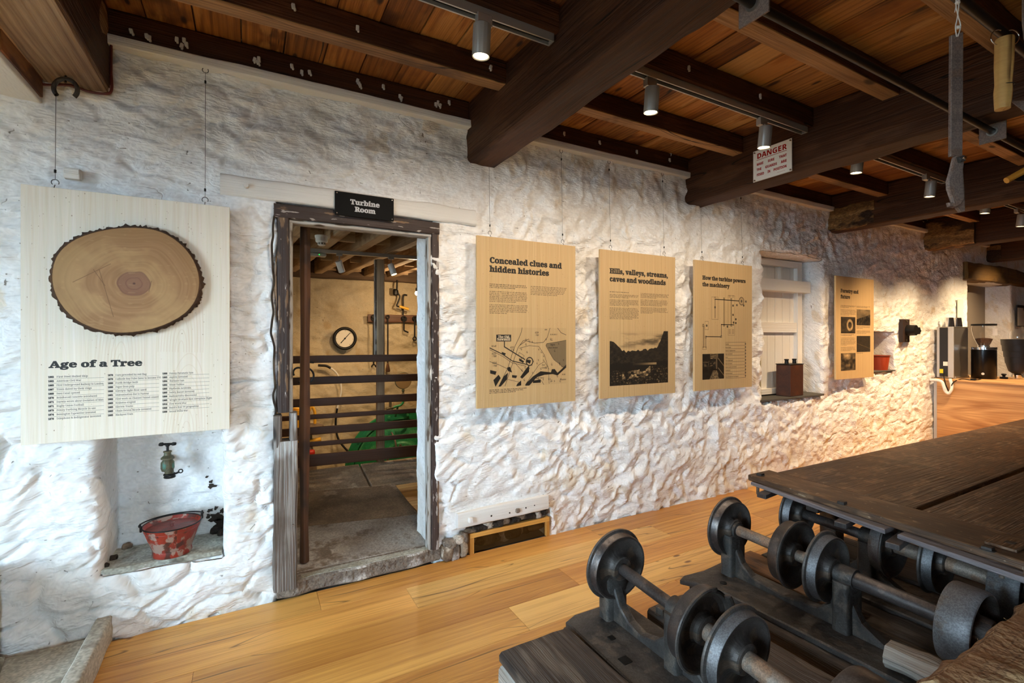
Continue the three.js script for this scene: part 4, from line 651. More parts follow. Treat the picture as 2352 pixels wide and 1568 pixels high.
const p5 = panel(5.56, 0.803, 'plywood panel titled Forestry and future with four photographs', 105, (c, w, h) => {
  fit(c, 'Forestry and', 0.115 * w, 0.156 * h, 0.462 * w, 66, '900', 3.4); fit(c, 'future', 0.115 * w, 0.213 * h, 0.24 * w, 66, '900', 3.4);
  smallPrint(c, 0.115 * w, 0.285 * h, 0.38 * w, 3, 13, true); smallPrint(c, 0.115 * w, 0.325 * h, 0.38 * w, 7, 13); smallPrint(c, 0.527 * w, 0.285 * h, 0.37 * w, 2, 13, true); smallPrint(c, 0.527 * w, 0.487 * h, 0.37 * w, 3, 13, true); smallPrint(c, 0.527 * w, 0.53 * h, 0.37 * w, 4, 13); smallPrint(c, 0.12 * w, 0.568 * h, 0.37 * w, 2, 13, true); smallPrint(c, 0.12 * w, 0.6 * h, 0.37 * w, 9, 13); smallPrint(c, 0.12 * w, 0.692 * h, 0.37 * w, 5, 13); smallPrint(c, 0.527 * w, 0.755 * h, 0.37 * w, 1, 13, true);
  const I = (a, b, d, e, f) => photoPatch(c, Math.round(a * w), Math.round(b * h), Math.round((d - a) * w), Math.round((e - b) * h), f);
  I(0.12, 0.393, 0.494, 0.554, (u, v) => 0.22 + 0.25 * fbm(u * 6, v * 6, 3, 4) + 0.6 * sstep(0.12, 0.04, Math.abs(Math.hypot((u - 0.62) * 1.6, v - 0.5) - 0.28)));
  I(0.527, 0.313, 0.903, 0.473, (u, v) => (v < 0.35 + 0.3 * (0.9 - u) ? 0.55 + 0.25 * fbm(u * 4, v * 5, 2, 3) : 0.18 + 0.35 * fbm(u * 14, v * 8 + u * 9, 6, 3)));
  I(0.529, 0.579, 0.903, 0.741, (u, v) => 0.2 + 0.08 * noise(u * 70, v * 20) + 0.35 * sstep(0.02, 0.0, Math.abs(v - 0.45 - u * 0.35)) + (v > 0.86 ? 0.12 * noise(u * 30, v * 30) : 0));
  I(0.12, 0.748, 0.5, 0.919, (u, v) => clamp(0.3 + 0.5 * fbm(u * 7, v * 7, 9, 4) + 0.45 * sstep(0.35, 0.1, Math.abs(u - 0.4 + v * 0.1)) * sstep(0.5, 0.05, v)));
});
// ---------------------------------------------------------------- the tree slice on the first panel
{
  const t = thing('tree_slice', 'oval cross-cut slice of tree with dark bark on the Age of a Tree panel', 'tree slice', [-0.488, 1.71, 0.083]);
  const R = (a) => { const ca = Math.cos(a), sa = Math.sin(a); return 1 / Math.sqrt((ca / 0.272) ** 2 + (sa / (0.252 + 0.012 * Math.sin(a * 2 + 0.4))) ** 2) * (1 + 0.018 * noise(ca * 2 + 5, sa * 2) + 0.02 * ca * sa); };
  const N = 180, bark = (a) => R(a) + 0.011 + 0.007 * Math.abs(noise(Math.cos(a) * 21, Math.sin(a) * 21, 3)) + 0.004 * noise(a * 40, 1);
  const disc = []; for (let i = 0; i < N; i++) { const a = i / N * 2 * Math.PI; disc.push([Math.cos(a) * R(a), Math.sin(a) * R(a)]); }
  const map = canvasTex(1024, 1024, (c, w) => { const im = c.createImageData(w, w), d = im.data; for (let j = 0; j < w; j++) for (let i = 0; i < w; i++) { const x = (i / w - 0.5) * 0.6, y = (0.5 - j / w) * 0.6, a = Math.atan2(y, x), px = x - 0.015, py = y + 0.015, ap = Math.atan2(py, px), r = Math.hypot(px, py) / R(ap), q = r * (1 + 0.05 * noise(Math.cos(ap) * 2, Math.sin(ap) * 2, 7)); let k = mix3([172, 130, 84], [150, 108, 66], 0.5 + 0.5 * noise(q * 46, Math.cos(ap) * 1.3, Math.sin(ap) * 1.3)); k = mix3(k, [196, 160, 108], sstep(-0.1, 0.4, fbm(x * 9 + 4, y * 9, 2, 4)) * 0.5); k = mix3(k, [150, 112, 62], sstep(0.7, 1, q) * 0.35); k = mix3(k, [128, 84, 62], sstep(0.235, 0.2, q) * 0.7); k = mix3(k, [104, 64, 50], sstep(0.02, 0.0, Math.abs(q - 0.22)) * 0.5 + sstep(0.015, 0, Math.abs(q - 0.11)) * 0.4); k = mix3(k, [74, 46, 38], sstep(0.03, 0.0, q)); const sw = noise(px * 9 + 3, py * 140, 3) * noise(px * 60, py * 5, 9); k = mix3(k, [196, 158, 108], sstep(0.3, 0.55, sw) * 0.25); for (const [bx0, by0, bx1, by1] of [[-0.2, -0.02, -0.07, 0.07], [-0.11, 0.04, -0.06, -0.17], [-0.09, -0.03, -0.13, 0.04], [0.08, 0.0, 0.07, -0.05]]) { const dx = bx1 - bx0, dy = by1 - by0, tt = clamp(((x - bx0) * dx + (y - by0) * dy) / (dx * dx + dy * dy)), ds = Math.hypot(x - bx0 - tt * dx, y - by0 - tt * dy); k = mix3(k, [112, 78, 48], sstep(0.0022, 0.0004, ds) * 0.7); } const o = (j * w + i) * 4; d[o] = k[0]; d[o + 1] = k[1]; d[o + 2] = k[2]; d[o + 3] = 255; } c.putImageData(im, 0, 0); });
  const s = new THREE.Shape(disc.map(([x, y]) => V2(x, y)));
  const wood = new THREE.ExtrudeGeometry(s, { depth: 0.034, bevelEnabled: true, bevelThickness: 0.003, bevelSize: 0.003, bevelOffset: -0.003, bevelSegments: 1 }), p = wood.attributes.position, uv = wood.attributes.uv;
  for (let i = 0; i < p.count; i++) uv.setXY(i, p.getX(i) / 0.6 + 0.5, p.getY(i) / 0.6 + 0.5);
  pl(t, 'wood', wood, mat({ map, roughness: 0.55 }));
  const P = [], U = [], I = []; const prof = [[0.0, 0.0], [1, 0.002], [1.1, 0.012], [0.95, 0.024], [0.7, 0.035], [0.1, 0.0375]];
  for (let i = 0; i <= N; i++) { const a = (i % N) / N * 2 * Math.PI, r = R(a), b = bark(a) - r; prof.forEach(([k, z], j) => { const kk = k * (1 + 0.5 * noise(a * 30, j * 3.3, 4)); P.push(Math.cos(a) * (r - 0.003 + b * kk), Math.sin(a) * (r - 0.003 + b * kk), z + 0.002 * noise(a * 50, j)); U.push(i / N * 1.6, j * 0.012); }); }
  const L = prof.length; for (let i = 0; i < N; i++) for (let j = 0; j < L - 1; j++) { const a = i * L + j, b = a + L; I.push(a, b, a + 1, b, b + 1, a + 1); }
  const g = new THREE.BufferGeometry(); g.setAttribute('position', new THREE.Float32BufferAttribute(P, 3)); g.setAttribute('uv', new THREE.Float32BufferAttribute(U, 2)); g.setIndex(I); g.computeVertexNormals();
  pl(t, 'bark', g, mat({ map: woodTex(256, 128, 0.4, 0.1, { seed: 61, light: [112, 82, 58], dark: [48, 34, 26], rings: 90, grain: 0.6, blot: 1 }), roughness: 0.95, bumpMap: bumpGrit, bumpScale: 0.006 }));
}

// ================================================================ SAW BENCH ROLLERS
const rev = (p) => p.slice().reverse();
const DISH = [[0.028, 0.05], [0.05, 0.05], [0.056, 0.044], [0.058, 0.02], [0.066, 0.006], [0.086, -0.004], [0.114, 0.0], [0.131, 0.014]];
const WHEEL = {
  flange_back: { body: [...DISH, [0.139, 0.03], [0.1465, 0.033]], tread: [[0.1465, 0.033], [0.149, 0.029], [0.1495, -0.018], [0.152, -0.023]], rim: [[0.152, -0.023], [0.164, -0.027], [0.1665, -0.033], [0.1655, -0.041], [0.156, -0.047], [0.1, -0.05], [0.06, -0.05], [0.028, -0.05]] },
  flange_front: { body: [...DISH.map(([r, z]) => [r, z]), [0.14, 0.032], [0.15, 0.046], [0.159, 0.051], [0.1655, 0.047], [0.167, 0.039], [0.163, 0.031], [0.153, 0.026]], tread: [[0.153, 0.026], [0.15, 0.02], [0.149, -0.042], [0.145, -0.047]], rim: [[0.145, -0.047], [0.1, -0.05], [0.06, -0.05], [0.028, -0.05]] },
  plain: { body: [[0.028, 0.075], [0.052, 0.075], [0.058, 0.068], [0.06, 0.03], [0.07, 0.01], [0.09, 0.0], [0.115, 0.006], [0.128, 0.022], [0.133, 0.046], [0.138, 0.054]], tread: [[0.138, 0.054], [0.145, 0.052], [0.1485, 0.044], [0.15, 0.03], [0.15, -0.044], [0.147, -0.05]], rim: [[0.147, -0.05], [0.1, -0.054], [0.028, -0.054]] },
};
const wheelGeo = {};
for (const [k, w] of Object.entries(WHEEL)) wheelGeo[k] = Object.fromEntries(['body', 'tread', 'rim'].map((n) => [n, lathe(rev(w[n]), 72, 0.7).rotateX(HALF).scale(1, 1, k === 'plain' ? 1 : 0.68)]));
function wheel(parent, kind, pos, light, notch) {
  let b = wheelGeo[kind].body;
  if (notch) { b = b.clone(); const p = b.attributes.position; for (let i = 0; i < p.count; i++) { const r = Math.hypot(p.getX(i), p.getY(i)), a = Math.atan2(p.getY(i), p.getX(i)); if (r > 0.148 && a > 0.75 && a < 1.3) { p.setX(i, p.getX(i) * 0.147 / r); p.setY(i, p.getY(i) * 0.147 / r); p.setZ(i, p.getZ(i) * 0.6); } } b.computeVertexNormals(); }
  const m = pl(parent, 'wheel', b, M.iron, pos);
  pl(m, 'tread', wheelGeo[kind].tread, light ? M.tread : M.shaft); pl(m, kind === 'flange_back' ? 'flange' : 'back', wheelGeo[kind].rim, M.iron);
  return m;
}
const AX = 0.36;
let SLOPE = 0;
const axY = (z) => AX + 0.008 - SLOPE * (z - 1.16);
function casting(t, z1, z2, x, base) { // cast stand: two posts joined by a sunk web, on a base plate; local to t at (x, 0, 0)
  const P = [[z1 - 0.05, 0.1], [z1 - 0.036, 0.2], [z1 - 0.032, AX + 0.02], [z1 + 0.03, AX + 0.02], [z1 + 0.034, 0.27], [z1 + 0.07, 0.2], [z1 + 0.13, 0.155], [(z1 + z2) / 2, 0.138], [z2 - 0.12, 0.16], [z2 - 0.06, 0.215], [z2 - 0.034, 0.29], [z2 - 0.03, axY(z2) + 0.02], [z2 + 0.03, axY(z2) + 0.02], [z2 + 0.034, 0.25], [z2 + 0.07, 0.18], [z2 + 0.16, 0.13], [z2 + 0.28, 0.115], [z2 + 0.28, 0.1]];
  const web = plate(P, 0.05, 0.006).rotateY(-HALF).translate(0.025, 0, 0);
  pl(t, 'web', web, M.casting);
  for (const z of [z1, z2]) {
    pl(t, 'post', beamY(-0.062, 0.062, 0.1, AX - 0.02, z - 0.036, z + 0.036, { c: 0.01, amp: 0.003 }), M.casting);
    pl(t, 'bearing', at(cyl(0.044, 0.044, 0.078, 28).rotateX(HALF + SLOPE), 0, axY(z), z), M.casting);
  }
  pl(t, 'base_plate', slab(base.map(([a, b]) => [a - x, b]), 0.085, 0.116, 0.006, 'z'), M.casting);
}
function rollerUnit(label, x, base, posts, wheels, shafts) {
  const t = thing('roller_stand', label, 'roller stand', [x, 0, 0]);
  casting(t, posts[0], posts[1], x, base);
  for (const [z0, z1, r, m] of shafts) pl(t, 'axle', rod([0, axY(z0), z0], [0, axY(z1), z1], r, 28), m);
  for (const [kind, z, light, notch] of wheels) wheel(t, kind, [0, axY(z), z], light, notch).rotation.x = SLOPE;
  return t;
}
SLOPE = 0.072;
const u1 = rollerUnit('nearest cast iron roller stand with four wheels on its axle', 1.52, [[1.295, 1.07], [1.36, 1.045], [1.6, 1.05], [1.65, 1.09], [1.66, 2.2], [1.27, 2.2]], [1.14, 1.545],
  [['flange_back', 1.175], ['flange_front', 1.645, false, true], ['flange_back', 1.81, true], ['plain', 2.19]], [[1.09, 1.62, 0.026, M.shaft], [1.6, 2.42, 0.034, M.rusty]]);
u1.children.filter((o) => o.name === 'wheel')[3].scale.set(1.25, 1.25, 1);
pl(u1, 'bolt_hole', at(bx(0.045, 0.008, 0.045, 0.003), 1.352 - 1.52, 0.115, 1.41), M.black);
pl(u1, 'bolt_hole', at(bx(0.03, 0.006, 0.03, 0.003), 1.4 - 1.52, 0.116, 1.27), M.black);
SLOPE = 0.02;
const u2 = rollerUnit('second cast iron roller stand, just left of the saw bench end', 2.385, [[2.07, 1.055], [2.12, 1.035], [2.26, 1.05], [2.46, 1.03], [2.5, 1.08], [2.5, 2.05], [2.2, 2.05], [2.16, 1.2]], [1.15, 1.735],
  [['flange_back', 1.14], ['flange_front', 1.48], ['flange_back', 1.655, true], ['plain', 2.15, true]], [[1.07, 1.7, 0.028, M.rusty], [1.7, 2.25, 0.034, M.shaft]]);
pl(u2, 'bolt_hole', at(cyl(0.018, 0.018, 0.008, 16), 2.24 - 2.385, 0.115, 1.2), M.black);
const u3 = rollerUnit('third cast iron roller stand, half hidden under the saw bench', 2.95, [[2.75, 1.08], [3.12, 1.08], [3.12, 2.05], [2.75, 2.05]], [1.16, 1.575],
  [['flange_back', 1.195, true], ['flange_front', 1.66, true], ['flange_back', 1.87, true], ['plain', 2.13, true]], [[1.1, 1.6, 0.028, M.shaft], [1.6, 2.24, 0.036, M.rusty]]);
// ---------------------------------------------------------------- timbers on the floor
const sleepers = [
  ['dark worn plank nearest the viewer, left of the first roller stand', 0.905, 1.27, 0.085, 0.135, 1.14, 3.1, M.sleeper],
  ['pale edged bearer under the dark plank nearest the viewer', 0.9, 1.25, 0.002, 0.083, 1.15, 3.1, M.greyWood],
  ['broad bearer carrying the nearest roller stand', 1.28, 1.66, 0.002, 0.083, 1.06, 3.0, M.sleeper],
  ['dark plank between the first and second roller stands', 1.71, 2.02, 0.002, 0.11, 1.17, 3.0, M.sleeper],
  ['bearer carrying the second roller stand', 2.14, 2.5, 0.002, 0.083, 1.06, 3.0, M.sleeper],
  ['brown plank between the second and third roller stands', 2.53, 2.74, 0.002, 0.115, 1.02, 1.62, M.sleeperBrown],
  ['dark plank butted against the brown plank under the bench end', 2.53, 2.74, 0.002, 0.1, 1.625, 3.0, M.sleeper],
  ['bearer carrying the third roller stand', 2.76, 3.11, 0.002, 0.083, 1.1, 3.0, M.sleeper],
  ['pale edged plank under the saw bench beyond the third roller stand', 3.14, 3.46, 0.002, 0.125, 1.2, 3.0, M.sleeper],
];
for (const [label, x0, x1, y0, y1, z0, z1, m] of sleepers) { const t = thing('floor_timber', label, 'timber', [(x0 + x1) / 2, y0, (z0 + z1) / 2]); pw(t, 'timber', beamZ(x0, x1, y0, y1, z0, z1, { c: 0.012, amp: 0.008, f: 4 }), m); }
{
  const t = thing('bolt_end', 'square headed bolt on the dark plank behind the nearest stand', 'bolt', [1.74, 0.11, 1.24]);
  pl(t, 'head', bx(0.045, 0.035, 0.045, 0.006).translate(0, 0.018, 0), M.casting); pl(t, 'washer', cyl(0.034, 0.034, 0.006, 20).translate(0, 0.003, 0), M.casting);
}
{
  const t = thing('timber_offcut', 'pale grey weathered offcut lying before the second roller stand', 'timber', [2.25, 0.126, 2.08]);
  pl(t, 'timber', at(timber(0.3, 0.09, 0.13, { c: 0.03, amp: 0.012, f: 6, step: 0.03 }).rotateY(HALF + 0.12), 0.02, 0.045, 0.02), M.greyWood);
}
{
  const t = thing('rough_log', 'rough brown hewn timber with ragged edges at the lower right', 'timber', [2.4, 0.14, 2.53]);
  const g = timber(1.5, 0.33, 0.54, { c: 0.035, amp: 0.022, f: 6, step: 0.018, bow: 0.02 }); pl(t, 'timber', at(g, 0.05, 0.165, 0.0), M.log);
  const sp = []; for (let i = 0; i < 90; i++) { const a = V3(rr(-0.65, 0.75), rr(0.29, 0.32), -0.25 + rr(0, 0.04)); sp.push(rod([a.x, a.y, a.z], [a.x + rr(-0.02, 0.02), a.y + rr(0.0, 0.01), a.z - rr(0.004, 0.018)], 0.0007, 4)); }
  const s = pl(t, 'splinters', join(sp), M.log); s.userData.kind = 'stuff';
}
// ================================================================ THE SAW BENCH
{
  const t = thing('saw_bench', 'long low dark saw bench with a narrow slot down its top', 'bench', [4.4, 0, 1.7]);
  pw(t, 'end_board', slab([[2.775, 0.975], [2.99, 0.975], [2.985, 1.03], [2.97, 1.758], [2.96, 2.62], [2.535, 2.62], [2.59, 2.25], [2.64, 2.25]], 0.535, 0.572, 0.004, 'z'), M.bench);
  pw(t, 'top_board', slab([[2.987, 1.034], [7.4, 1.1], [7.4, 1.76], [2.972, 1.76]], 0.535, 0.5715, 0.003, 'x'), M.bench);
  pw(t, 'top_board', slab([[2.971, 1.793], [7.4, 1.793], [7.4, 2.62], [2.962, 2.62]], 0.535, 0.5715, 0.003, 'x', [1.1, 0.3]), M.bench);
  pw(t, 'edge_board', slab([[2.765, 1.0], [2.86, 1.0], [2.72, 1.78], [2.632, 1.78]], 0.512, 0.5345, 0.004, 'z'), M.benchEdge);
  pw(t, 'edge_board', slab([[2.628, 1.83], [2.71, 1.83], [2.65, 2.4], [2.55, 2.4]], 0.512, 0.5345, 0.004, 'z'), M.benchEdge);
  for (const [x, z] of [[2.72, 1.12], [2.655, 1.585], [2.6, 1.83]]) pw(t, 'bracket', at(bx(0.2, 0.028, 0.055, 0.004).rotateY(0.12), x + 0.05, 0.497, z), M.shaft);
  pw(t, 'hanger', box(2.83, 2.89, 0.44, 0.512, 1.3, 1.37, 0.006), M.iron);
  for (const [x, z] of [[2.825, 1.025], [2.72, 1.55], [2.66, 2.13], [2.8, 2.16]]) { const b = pw(t, 'bolt', at(bx(0.034, 0.016, 0.034, 0.003), x, 0.578, z), M.iron); if (x !== 2.72) pw(b, 'washer', at(cyl(0.026, 0.026, 0.004, 16), x, 0.573, z), M.iron); }
  pw(t, 'strap', box(2.72, 2.86, 0.572, 0.584, 2.1, 2.2, 0.003), M.bench);
  for (const x of [2.79, 2.7]) pw(t, 'bolt_stem', rod([x, 0.46, x === 2.79 ? 1.03 : 2.16], [x, 0.515, x === 2.79 ? 1.03 : 2.16], 0.009), M.rusty);
  for (const [x, z] of [[3.3, 1.2], [5.2, 1.25], [7.1, 1.25], [3.4, 2.4], [5.2, 2.4], [7.1, 2.4]]) pw(t, 'leg', beamY(x - 0.05, x + 0.05, x < 3.45 ? 0.126 : 0.002, 0.534, z - 0.05, z + 0.05, { c: 0.008, amp: 0.003 }), M.iron);
  for (const [a, b] of [[3.0, 3.5], [4.25, 4.6]]) pw(t, 'slot_strip', box(a, b, 0.512, 0.53, 1.775, 1.8, 0.003), M.oak[1]);
  pw(t, 'cross_bar', box(3.28, 3.34, 0.46, 0.53, 1.05, 2.5, 0.005, 'z'), M.iron);
}
// ================================================================ COUNTER
{
  const t = thing('cafe_counter', 'oak fronted counter standing out from the wall at the right', 'counter', [8.6, 0, 1.6]);
  pw(t, 'front_panel', box(8.07, 8.095, 0.03, 0.862, 0.06, 3.2, 0.002, 'z'), M.counterOak);
  pw(t, 'worktop', box(8.055, 9.2, 0.862, 0.885, 0.03, 3.2, 0.003, 'z'), M.counterOak);
  pw(t, 'end_strip', box(8.075, 8.1, 0.0, 0.86, 0.025, 0.06, 0.002, 'y'), M.greyCase);
  pw(t, 'plinth', box(8.1, 9.15, 0.0, 0.86, 0.06, 3.18, 0.002), M.plain);
}
{
  const t = thing('espresso_machine', 'grey and black espresso machine on the counter against the wall', 'coffee machine', [8.4, 0.885, 0.12]);
  pl(t, 'case', box(-0.24, 0.23, 0.02, 0.68, -0.085, 0.085, 0.012, 'y'), M.steel);
  for (const [a, b] of [[-0.088, -0.058], [0.03, 0.088]]) pl(t, 'back_frame', box(-0.256, -0.238, 0.012, 0.69, a, b, 0.004, 'y'), M.greyCase);
  pl(t, 'back_panel', box(-0.252, -0.236, 0.03, 0.68, -0.058, 0.03, 0.002, 'y'), M.blackSoft);
  pl(t, 'top_tray', box(-0.25, 0.235, 0.68, 0.693, -0.088, 0.088, 0.003), M.steel);
  pl(t, 'rating_label', box(-0.2535, -0.2515, 0.17, 0.225, -0.02, 0.028, 0.0005), M.whitePlastic);
  pl(t, 'warning_label', box(-0.2535, -0.2515, 0.07, 0.125, -0.057, -0.02, 0.0005), mat({ color: '#e3cf1c', roughness: 0.5 }));
  pl(t, 'drip_tray', box(-0.2, 0.24, 0.0, 0.03, -0.08, 0.095, 0.004), M.steel);
  for (const x of [-0.2, 0.2]) pl(t, 'foot', cyl(0.02, 0.02, 0.024, 12).translate(x, 0.012, 0.05), M.black);
}
{
  const cup = (label, x, z) => { const t = thing('milk_cup', label, 'cup', [x, 1.579, z]); pl(t, 'cup', lathe(rev([[0.056, 0.0], [0.058, 0.002], [0.047, 0.122], [0.044, 0.125], [0, 0.126]]), 32), M.chrome); return t; };
  cup('left of two chrome cups upturned on the espresso machine', 8.36, 0.09); cup('right of two chrome cups upturned on the espresso machine', 8.52, 0.12);
}
{
  const t = thing('coffee_grinder', 'black round coffee grinder with a clear bean hopper on the counter', 'grinder', [8.6, 0.885, 0.37]);
  pl(t, 'body', lathe([[0, 0.0], [0.122, 0.0], [0.126, 0.006], [0.126, 0.385], [0, 0.387]], 48), mat({ color: '#0d0d10', roughness: 0.28, metalness: 0.4 }));
  pl(t, 'collar', lathe([[0.0, 0.388], [0.129, 0.388], [0.129, 0.42], [0.06, 0.424], [0, 0.424]], 48), M.chrome);
  pl(t, 'neck', cyl(0.058, 0.058, 0.02, 32).translate(0, 0.432, 0), M.chrome);
  pl(t, 'hopper', lathe([[0.056, 0.44], [0.07, 0.47], [0.1, 0.55], [0.118, 0.64], [0.12, 0.705]], 40), M.glass);
  const beans = pl(t, 'coffee_beans', lathe([[0, 0.442], [0.052, 0.442], [0.066, 0.47], [0.088, 0.53], [0.06, 0.54], [0, 0.545]], 32), mat({ color: '#3a1d0c', roughness: 0.6, bumpMap: bumpGrit, bumpScale: 0.01 }));
  pl(t, 'lid', lathe([[0, 0.706], [0.126, 0.706], [0.128, 0.712], [0.126, 0.73], [0, 0.732]], 40), M.black);
  pl(t, 'paper_label', at(bx(0.05, 0.09, 0.002, 0.0005), 0, 0, 0).rotateY(-0.9).translate(-0.02, 0.62, 0.115), M.whitePlastic);
  pl(t, 'switch', at(cyl(0.016, 0.016, 0.014, 16).rotateZ(HALF), -0.124, 0.07, 0.03), M.chrome);
}
{
  const t = thing('ribbed_grinder', 'black ribbed tapering grinder on a chrome foot at the right edge', 'grinder', [8.95, 0.885, 0.6]);
  pl(t, 'body', lathe([[0, 0.07], [0.05, 0.07], [0.085, 0.1], [0.1, 0.15], [0.112, 0.2], [0.112, 0.205], [0.118, 0.206], [0.124, 0.28], [0.124, 0.285], [0.131, 0.286], [0.137, 0.36], [0.137, 0.365], [0.144, 0.366], [0.15, 0.44], [0.15, 0.445], [0.156, 0.446], [0.162, 0.525], [0, 0.53]], 40, 0.3), M.blackSoft);
  pl(t, 'foot', lathe([[0, 0], [0.045, 0], [0.046, 0.05], [0.03, 0.07], [0, 0.07]], 28), M.chrome);
  pl(t, 'jar', lathe([[0.08, 0.53], [0.085, 0.6], [0.06, 0.66], [0.05, 0.7]], 28), M.glass);
}
{
  const t = thing('tamper', 'small black tamper lying on the counter between the grinders', 'tamper', [8.76, 0.885, 0.52]);
  pl(t, 'base', cyl(0.04, 0.04, 0.025, 24).translate(0, 0.0125, 0), M.black); pl(t, 'grip', lathe([[0, 0.025], [0.016, 0.025], [0.014, 0.04], [0.03, 0.06], [0.02, 0.07], [0, 0.072]], 20), M.black);
}
{
  const t = thing('waste_hose', 'white plastic hose bent over the counter edge by the wall', 'hose', [8.04, 0.88, 0.15]);
  pw(t, 'hose', tube([[8.04, 0.862, 0.0], [8.03, 0.864, 0.08], [8.02, 0.845, 0.13], [8.015, 0.78, 0.155], [8.015, 0.72, 0.175], [8.02, 0.7, 0.2], [8.02, 0.74, 0.225], [8.04, 0.81, 0.225], [8.06, 0.89, 0.2]], 0.018, 60, 14), M.whitePlastic);
  pw(t, 'sleeve', tube([[8.015, 0.76, 0.16], [8.013, 0.73, 0.17]], 0.02, 6, 14), M.plain);
}
{
  const t = thing('power_lead', 'black power lead trailing over the counter edge', 'cable', [8.05, 0.89, 0.25]);
  pw(t, 'lead', tube([[8.14, 0.96, 0.11], [8.06, 0.9, 0.14], [8.03, 0.8, 0.17], [8.025, 0.72, 0.21], [8.03, 0.84, 0.24], [8.08, 0.893, 0.3], [8.1, 0.89, 0.4], [8.2, 0.892, 0.43], [8.42, 0.892, 0.4]], 0.006, 70, 8), M.black);
  pw(t, 'plug', at(bx(0.05, 0.022, 0.05, 0.006), 8.1, 0.897, 0.42), M.black);
}
{
  const t = thing('notice', 'faint paper notice on the rough wall above the espresso machine', 'notice', [8.93, 1.73, 0.024]);
  pl(t, 'sheet', bx(0.2, 0.3, 0.002, 0).translate(0, 0.1, 0), mat({ map: canvasTex(128, 192, (c, w, h) => { c.fillStyle = '#e4dece'; c.fillRect(0, 0, w, h); c.globalAlpha = 0.3; smallPrint(c, 14, 24, 96, 12, 13); }), roughness: 0.8 }));
}
{
  const t = thing('small_poster', 'small framed poster with a printed list at the right edge', 'poster', [11.3, 1.62, 0.03]);
  pl(t, 'frame', bx(0.34, 0.36, 0.012, 0.002).translate(0, 0.17, 0), M.blackSoft);
  pl(t, 'print', bx(0.31, 0.3, 0.002, 0).translate(0, 0.155, 0.007), mat({ map: canvasTex(128, 128, (c, w, h) => { c.fillStyle = '#d6cfc0'; c.fillRect(0, 0, w, h); smallPrint(c, 12, 22, 100, 8, 13, true); }), roughness: 0.8 }));
}
{
  const t = thing('alcove_lintel', 'old olive brown lintel over the white alcove behind the counter', 'lintel', [10.4, 2.3, 0]);
  pw(t, 'timber', beamX(9.1, 11.9, 2.3, 2.55, -0.2, 0.045, { c: 0.02, amp: 0.016, f: 3, bow: 0.03 }), M.oliveTimber);
}
{
  const t = thing('dark_post', 'dark post at the right edge behind the ribbed grinder', 'post', [11.75, 0, 0.2]);
  pw(t, 'post', beamY(11.62, 11.8, 0.0, 2.3, 0.1, 0.3, { c: 0.02, amp: 0.01 }), M.beam);
}
// ================================================================ CEILING FITTINGS
{
  const track = (label, x0, x1) => { const t = thing('lighting_track', label, 'lighting track', [(x0 + x1) / 2, 2.87, 1.02]);
    pw(t, 'rail', join([box(x0, x1, 2.862, 2.871, 0.998, 1.042, 0.001), box(x0, x1, 2.832, 2.864, 0.998, 1.006, 0.001), box(x0, x1, 2.832, 2.864, 1.034, 1.042, 0.001)]), M.track);
    pw(t, 'slot', box(x0 + 0.004, x1 - 0.004, 2.848, 2.862, 1.006, 1.034, 0.0005), M.black);
    for (const x of [x0, x1]) pw(t, 'end_cap', box(x - 0.004, x + 0.004, 2.832, 2.871, 0.998, 1.042, 0.001), M.track); return t; };
  track('aluminium lighting track with one lamp in the bay over the doorway', -0.3, 1.245); track('aluminium lighting track carrying the pair of lamps beside the danger sign', 1.5, 3.31); track('aluminium lighting track beyond the danger sign beam', 3.6, 5.5); track('short aluminium lighting track beyond the rotten-ended beam', 5.9, 7.85); track('added unseen aluminium lighting track over the coffee counter', 8.3, 9.95);  // the counter track is out of view, added to carry two extra lamps
}
// lamps on the tracks: cylinder on a stem, glowing face and the light itself
const lampProto = (() => {
  const g = new THREE.Group();
  const head = pl(g, 'housing', lathe(rev([[0.0, 0.0], [0.035, 0.0], [0.038, -0.003], [0.038, -0.127], [0.0365, -0.13], [0.0325, -0.127], [0.0325, -0.116]]), 40), M.lampGrey);
  pl(head, 'lamp_face', cyl(0.0322, 0.0322, 0.004, 28).translate(0, -0.119, 0), M.lampGlow);
  pl(g, 'stem', join([cyl(0.007, 0.007, 0.06, 12).translate(0.036, 0.005, -0.03), bx(0.02, 0.022, 0.03, 0.003).translate(0.03, -0.012, -0.02)]), M.lampGrey);
  pl(g, 'adaptor', bx(0.07, 0.05, 0.034, 0.003).translate(0.03, 0.052, -0.047), M.track);
  return g;
})();
const lampSpots = [
  ['grey cylinder spotlight over the doorway, lit, alone on its track', 0.858, 2.765, 1.08, [0.75, 0.4, 0.1], 1],
  ['grey cylinder spotlight nearer the doorway of the pair left of the danger sign', 1.864, 2.765, 1.055, [1.75, 0.8, 0.0], 1],
  ['grey cylinder spotlight hanging just above the danger sign', 2.834, 2.765, 1.055, [2.75, 0.8, 0.0], 1],
  ['grey cylinder spotlight half hidden by the danger sign beam', 3.863, 2.765, 1.09, [3.75, 0.7, 0.0], 1],
  ['grey cylinder spotlight left of the hanging iron hook tool', 5.067, 2.765, 1.08, [5.3, 0.0, 0.15], 3.2],
  ['grey cylinder spotlight partly hidden above the far rotten beam', 6.22, 2.765, 1.09, [6.5, 0.0, 0.1], 4.4],
  ['grey cylinder spotlight at the right edge over the counter', 7.3, 2.765, 1.06, [7.5, 0.0, 0.1], 5],
  ['added unseen grey cylinder spotlight beyond the right edge over the coffee counter', 8.9, 2.765, 1.08, [8.9, 0.9, 0.2], 5],  // out of view, added to warm and brighten the counter
  ['added unseen grey cylinder spotlight at the far end of the coffee counter track', 9.75, 2.765, 1.08, [9.9, 1.0, -0.2], 5],  // out of view too, added to brighten the recess behind the counter
];
